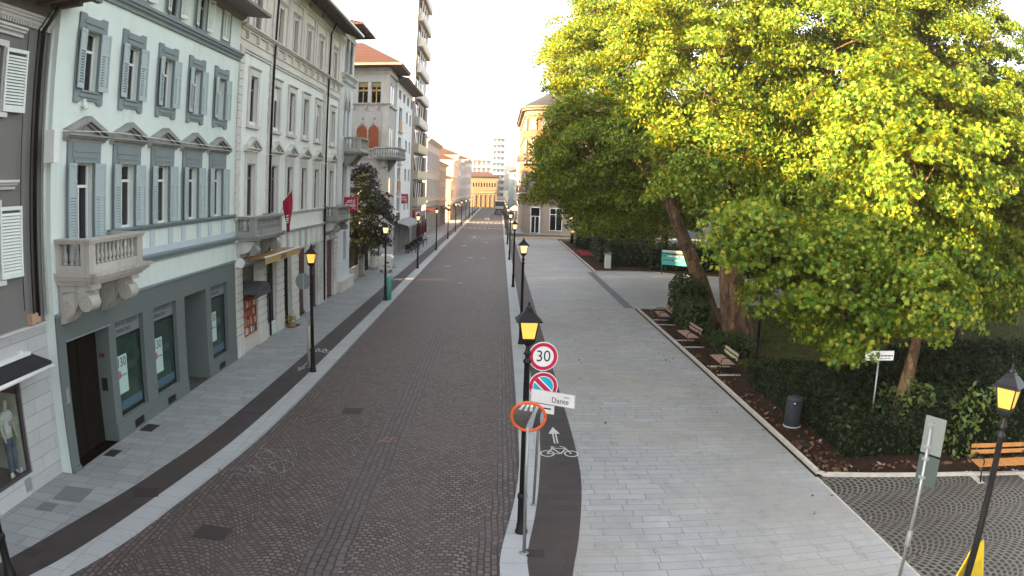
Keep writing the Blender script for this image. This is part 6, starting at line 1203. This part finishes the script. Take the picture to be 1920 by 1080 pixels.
# the big plane at the lawn edge
b = (11.22, 32.4, 0)
lim = [(limb(b, (10.4, 32.2, 6), (9.9, 32, 9), (8.8, 31.2, 12.5)), [.36, .28, .12]), (limb(b, (10.5, 32.2, 6.5), (12.3, 31.5, 9.5), (15, 31, 13)), [.34, .22, .1]), (limb(b, (10.4, 32.2, 7), (10.2, 33.5, 11), (10.5, 34, 16)), [.3, .2, .1]), (limb(b, (10.6, 32.2, 5.4), (12.5, 29.5, 7.2), (14.5, 27.2, 8.2)), [.2, .13, .06]), (limb(b, (10.4, 32, 5.0), (9.2, 30, 6.8), (8.4, 28.8, 7.6)), [.16, .1, .05])]
tree('plane_tree', 'big plane tree with thick flaking trunk behind the nearest bench', 'tree', b, [(0, 0, -.05, 1.02), (0, 0, .18, .86), (-.05, 0, .6, .74), (-.3, 0, 1.6, .66), (-.6, -.1, 3.2, .56), (-.82, -.2, 5.2, .46), (-1.0, -.2, 7.4, .36), (-1.2, -.3, 10, .24)], lim,
     [(9.2, 31.5, 12.5, 4.4, 4.2, 4.2), (13.5, 30.5, 13.0, 4.6, 4.2, 5.0), (11.2, 34, 17.5, 5, 5, 5), (8.8, 29.6, 8.3, 3.0, 2.6, 2.3), (13.8, 27.6, 8.0, 3.6, 2.8, 2.8), (17.5, 31.5, 11.5, 4.2, 4, 5.2), (16, 33, 17.0, 4.6, 4.5, 4.6), (19.6, 30.5, 14.8, 3.8, 3.6, 3.8), (20.6, 30, 9.6, 3.2, 3, 3.2), (23.5, 31, 14.5, 3.6, 3.6, 4.2), (20.5, 33, 19.0, 3.8, 3.8, 3.4)], 1450, 225, .162, .95, M['plane_leaf'], M['plane_bark'], 21, shell=.68, shape=LEAF6, group='plane trees in the park', n=18)
# the leaning plane behind it
b = (11.25, 37.45, 0)
lim = [(limb(b, (8.6, 37.3, 6.4), (7.2, 38.5, 8.4), (5.6, 40, 10.5)), [.26, .18, .08]), (limb(b, (9.4, 37.4, 4.9), (9.0, 40, 8), (8.6, 43, 12)), [.22, .16, .08]), (limb(b, (8.6, 37.3, 6.4), (8.0, 37, 10), (7.6, 37.5, 15)), [.22, .15, .07]), (limb(b, (8.4, 37.4, 6.8), (6.6, 40.5, 7.4), (4.6, 43.5, 7.2)), [.16, .1, .05])]
tree('plane_tree', 'plane tree with slender trunk leaning towards the promenade', 'tree', b, [(0, 0, -.05, .8), (-.02, 0, .2, .68), (-.2, 0, .9, .56), (-.75, -.02, 2.5, .42), (-1.35, -.03, 3.8, .36), (-1.9, -.05, 4.95, .32), (-2.6, -.1, 6.45, .27), (-3.1, -.1, 7.6, .2)], lim,
     [(5.6, 42, 9.2, 3.4, 3.6, 3.4), (6.8, 44, 14.0, 4.2, 4.4, 4.4), (8.6, 40, 9.2, 3.6, 3.2, 3.0), (8.6, 46, 18.4, 5, 5, 3.4), (4.4, 46.5, 7.6, 2.6, 3, 2.5), (7.6, 41.5, 6.0, 3.4, 2.6, 1.9), (5.0, 48, 15.6, 2.6, 3, 2.8)], 860, 225, .162, .95, M['plane_leaf'], M['plane_bark'], 22, shell=.68, shape=LEAF6, group='plane trees in the park', n=16)
# the near plane with hanging branches
b = (11.6, 18.0, 0)
lim = [(limb(b, (11.95, 18.1, 3.4), (11.2, 18.6, 4.9), (10.0, 19.2, 5.9), (8.4, 19.6, 5.4)), [.16, .12, .07, .03]), (limb(b, (11.95, 18.1, 4.6), (13.8, 20.4, 7), (16.5, 22, 9)), [.2, .14, .06]), (limb(b, (11.9, 18.1, 5), (12.4, 20, 8), (13, 22.6, 11)), [.2, .14, .06]), (limb(b, (12, 18.1, 3.4), (14.4, 19.6, 4.8), (17.6, 21, 5)), [.12, .08, .04])]
tree('plane_tree', 'near plane tree with low hanging branches and a bent trunk rising out of the hedge', 'tree', b, [(-.1, 0, -.05, .36), (-.06, 0, .6, .28), (.0, .0, 1.3, .23), (.16, .05, 2.1, .2), (.3, .1, 2.9, .17), (.4, .1, 4.3, .14), (.35, .3, 5.2, .11), (.3, .9, 6.2, .07)], lim,
     [(9.0, 19.6, 5.0, 2.1, 1.9, 1.5), (11.0, 19.9, 5.0, 2.4, 2.2, 1.9), (7.3, 20.0, 5.7, 1.4, 1.5, 1.1), (12.9, 20.4, 5.7, 2.3, 2.2, 2.1), (9.7, 18.9, 3.5, 1.3, 1.1, .8), (13.4, 22.5, 9.0, 3.2, 3, 3.4), (16.6, 22.2, 8.2, 3.4, 3, 3.6), (19.4, 23.0, 7.2, 2.8, 2.6, 3.2), (15.2, 20.6, 5.0, 1.8, 1.6, 1.5), (17.8, 21.6, 4.4, 1.9, 1.6, 1.3), (11.7, 17.3, 4.5, 1.5, 1.0, 1.2), (12.4, 19.2, 7.4, 2.0, 1.8, 1.8), (14.4, 20.2, 7.6, 2.2, 1.8, 1.9)], 1250, 150, .165, .72, M['plane_leaf'], M['plane_bark'], 23, group='plane trees in the park', n=12, twigs=110)
# trees further back in the park
def back_tree(label, x, y, h, r, seed, lf=.34, n=260, low=.3, m='back_leaf', kind='park_tree'):
    tree(kind, label, 'tree', (x, y, 0), [(0, 0, -.05, .5), (0, 0, 1, .4), (.1, 0, h * .5, .26), (.1, .1, h * .85, .08)], [([(0, 0, h * .3), (r * .4, .2, h * .45), (r * .7, .1, h * .55)], [.16, .1, .04]), ([(0, 0, h * .35), (-r * .4, .2, h * .5), (-r * .7, .3, h * .6)], [.16, .1, .04])],
         [(x, y, h * .68, r * .8, r * .8, h * .32), (x - r * .5, y - .5, h * .5, r * .6, r * .6, h * .22), (x + r * .5, y, h * .48, r * .6, r * .6, h * .22), (x, y, h * (low + .12), r * .7, r * .7, h * .14)], n, 62, lf, 1.25, M[m], M['dark_bark'], seed, LEAF6, 'trees at the back of the park', twigs=20, n=8)
for i, a in enumerate((('tall dark tree behind the teal board', 15.5, 68, 15, 5.5), ('dark tree above the far hedge by the pale bin', 11.2, 72, 11, 3.6), ('dark tree at the far end of the promenade bed', 11.8, 88, 12, 4.0), ('broad tree behind the big plane trunk', 19, 50, 17, 6.5), ('tall tree behind the near plane crown', 24, 38, 19, 6.5), ('tree behind the lawn at the right edge', 33, 44, 17, 6.5), ('tall tree far behind the lawn lamp', 25, 62, 20, 8), ('dark trunked tree standing on the far lawn', 22.5, 30.5, 16, 5.0), ('tree at the back right edge of the lawn', 40, 56, 18, 8), ('tall tree filling the park skyline', 31, 74, 22, 9))): back_tree(a[0], a[1], a[2], a[3], a[4], 40 + i, n=int(60 * a[4]))
# magnolia in the villa garden
tree('magnolia', 'dark glossy magnolia between the palazzo and the villa', 'tree', (-10.6, 54.2, 0), [(0, 0, -.05, .2), (.05, 0, 2, .16), (0, 0, 6, .08)], [([(0, 0, 1.8), (.5, -.5, 3.4)], [.08, .03])],
     [(-10.2, 53.6, 6.2, 1.5, 1.7, 2.1), (-9.7, 54.2, 4.6, 1.7, 2.0, 2.2), (-10.3, 53.2, 3.0, 1.3, 1.6, 1.5), (-9.0, 54.4, 4.0, 1.2, 1.5, 1.9), (-10.0, 54, 7.4, .9, 1.1, .9)], 330, 52, .2, .5, M['magnolia_leaf'], M['dark_bark'], 61, LEAF4, twigs=30, n=8)
# hedges: leaf masses over a bed
def hedge(name, label, boxes, n, lf, lm, seed, cat='hedge', base=None, rag=.12):
    r = np.random.default_rng(seed); P = []; N = []; vol = [max((b_[1] - b_[0]) * (b_[3] - b_[2]) + 2 * (b_[5] - b_[4]) * ((b_[1] - b_[0]) + (b_[3] - b_[2])), .1) for b_ in boxes]; tot = sum(vol)
    x0, y0 = boxes[0][0], boxes[0][2]; t = thing(name, label, cat, (x0, y0, 0))
    for b_, v in zip(boxes, vol):
        k = int(n * v / tot); c = np.array([(b_[0] + b_[1]) / 2, (b_[2] + b_[3]) / 2, b_[4]]); h = np.array([(b_[1] - b_[0]) / 2, (b_[3] - b_[2]) / 2, b_[5] - b_[4]])
        d = r.uniform(-1, 1, size=(k, 3)); d[:, 2] = np.abs(d[:, 2]); ax = r.choice(3, k, p=np.array([h[1] * h[2], h[0] * h[2], h[0] * h[1] * 1.2]) / (h[1] * h[2] + h[0] * h[2] + h[0] * h[1] * 1.2)); sg = np.sign(d[np.arange(k), ax]); sg[ax == 2] = 1; sg[sg == 0] = 1
        d[np.arange(k), ax] = sg * (1 - r.random(k) ** 2 * .4); rr2 = np.sqrt((d[:, :2] ** 2).sum(1)); d[:, 2] *= np.clip(1.16 - .16 * rr2 ** 2, .5, 1.2)
        p = c + d * h; bumpy = .5 * (np.sin(p[:, 0] * 3.1 + seed) + np.sin(p[:, 1] * 2.7 + 1.3 * seed) + np.sin(p[:, 0] * 7.3 - p[:, 1] * 6.1)); p[:, 2] += bumpy * rag * (d[:, 2] > .5) + .04 * r.normal(size=k); p[:, :2] += d[:, :2] * (bumpy * rag * .8)[:, None] * (np.abs(d[:, 2]) < .9)[:, None]
        p[:, 2] = np.maximum(p[:, 2], .04); nn = np.zeros((k, 3)); nn[np.arange(k), ax] = sg; P.append(p); N.append(nn * .8 + r.normal(size=(k, 3)) * .6 + np.array([0, 0, .35]))
    P = np.concatenate(P) - np.array([x0, y0, 0]); N = np.concatenate(N); S = lf * (.55 + .9 * r.random(len(P))); ob('foliage', leaf_mesh('foliage', P, N, S, lm, LEAF4, seed), t)
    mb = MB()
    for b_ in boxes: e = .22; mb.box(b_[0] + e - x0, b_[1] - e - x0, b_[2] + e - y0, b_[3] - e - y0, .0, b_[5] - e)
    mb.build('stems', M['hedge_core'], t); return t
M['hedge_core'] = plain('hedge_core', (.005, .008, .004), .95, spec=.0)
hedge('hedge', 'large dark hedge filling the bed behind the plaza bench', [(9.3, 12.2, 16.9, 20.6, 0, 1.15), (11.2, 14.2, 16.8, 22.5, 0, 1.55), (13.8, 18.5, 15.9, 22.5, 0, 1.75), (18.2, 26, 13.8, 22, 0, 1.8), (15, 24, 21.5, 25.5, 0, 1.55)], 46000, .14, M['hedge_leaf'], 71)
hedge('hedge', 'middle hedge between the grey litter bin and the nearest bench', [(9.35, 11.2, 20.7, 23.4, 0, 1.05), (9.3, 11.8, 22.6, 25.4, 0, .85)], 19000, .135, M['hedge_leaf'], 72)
hedge('shrub', 'round leafy shrub beside the middle bench', [(9.15, 10.75, 36.0, 38.4, 0, 2.3), (9.2, 10.4, 34.0, 36.2, 0, 1.5)], 4200, .2, M['mid_leaf'], 73, 'shrub')
hedge('shrub', 'low green shrub between the first two benches', [(9.5, 10.9, 28.9, 31.3, 0, .7), (9.9, 11.4, 30.2, 32.6, 0, .6)], 3600, .13, M['mid_leaf'], 74, 'shrub')
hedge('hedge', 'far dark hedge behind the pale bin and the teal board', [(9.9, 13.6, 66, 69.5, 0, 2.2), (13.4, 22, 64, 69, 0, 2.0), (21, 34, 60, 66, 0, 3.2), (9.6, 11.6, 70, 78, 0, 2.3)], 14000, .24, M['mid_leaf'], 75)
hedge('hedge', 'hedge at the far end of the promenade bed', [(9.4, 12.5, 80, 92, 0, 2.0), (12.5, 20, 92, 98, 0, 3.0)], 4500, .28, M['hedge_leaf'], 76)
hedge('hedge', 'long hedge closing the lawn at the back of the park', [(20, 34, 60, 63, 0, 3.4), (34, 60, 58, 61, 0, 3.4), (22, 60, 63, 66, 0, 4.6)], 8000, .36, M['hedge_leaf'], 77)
hedge('shrub', 'bright young shrub at the foot of the near plane trunk', [(12.6, 14.4, 16.2, 17.4, 0, 1.5), (11.2, 12.6, 17.2, 18.4, 0, 1.7)], 1500, .17, M['hedge_light'], 78, 'shrub', rag=.3)
hedge('shrub', 'brownish low flower bed at the back of the lawn', [(30, 44, 47, 49, 0, .8)], 1600, .25, leafmat('russet_leaves', [(0, (.08, .03, .02)), (1, (.16, .07, .05))], .2), 79, 'flower bed')
P = np.random.default_rng(5).normal(size=(160, 3)) * np.array([.5, 1.5, .12]) + np.array([8.9, 76, .35]); M['red_petal'] = leafmat('red_petals', [(0, (.35, .02, .03)), (1, (.5, .05, .06))], .2, .5, (1, 1, 1)); stuff(ob('red_flowers', leaf_mesh('red_flowers', P, np.random.default_rng(6).normal(size=(160, 3)) + np.array([0, 0, 1]), np.full(160, .22), M['red_petal'], LEAF6)))
far_house('park_edge_house', 'pale house glimpsed behind the park trees at the right edge', -12, 12, 13, (.5, .48, .46), 8, 3, x=0, first=4)
o_ = bpy.data.objects['park_edge_house']; o_.rotation_euler = (0, 0, -math.pi / 2); o_.location = (45, 84, 0)

far_house('villa_shade_house', 'unseen house added behind the palazzo to shade the villa front', 48, 66, 21, (.5, .46, .4), 5, 3, x=-26)  # added out of view, tall enough to keep the sun off the villa front

M['grass'] = leafmat('grass_blades', [(0, (.030, .050, .010)), (.6, (.055, .075, .016)), (1, (.11, .10, .03))], .2, .7, (1, 1, .6), .05)
_r = np.random.default_rng(9); _n = 26000; _P = np.stack([_r.uniform(9.6, 34, _n), _r.uniform(25.5, 42, _n), np.full(_n, .04)], 1); _P = _P[(_r.random(_n) < 1.15 - .03 * (_P[:, 0] - 9))]
_N = _r.normal(size=(len(_P), 3)) * np.array([1, 1, .25]); stuff(ob('grass', leaf_mesh('grass', _P, _N, .10 + .1 * _r.random(len(_P)), M['grass'], LEAF4 * np.array([.5, 1, 1]), 9)))
# air: pale haze filling the street
hz = MB().box(-75, 95, -30, 400, -1.2, 48).mesh('haze', [])
hm = bpy.data.materials.new('haze'); hm.use_nodes = True; ht = hm.node_tree; ht.nodes.clear(); ho = ht.nodes.new('ShaderNodeOutputMaterial'); hv = ht.nodes.new('ShaderNodeVolumePrincipled')
hv.inputs['Color'].default_value = (.95, .93, .92, 1); hv.inputs['Density'].default_value = .00028; hv.inputs['Anisotropy'].default_value = .25; ht.links.new(hv.outputs[0], ho.inputs['Volume'])
hz.materials.append(hm); stuff(ob('haze', hz))
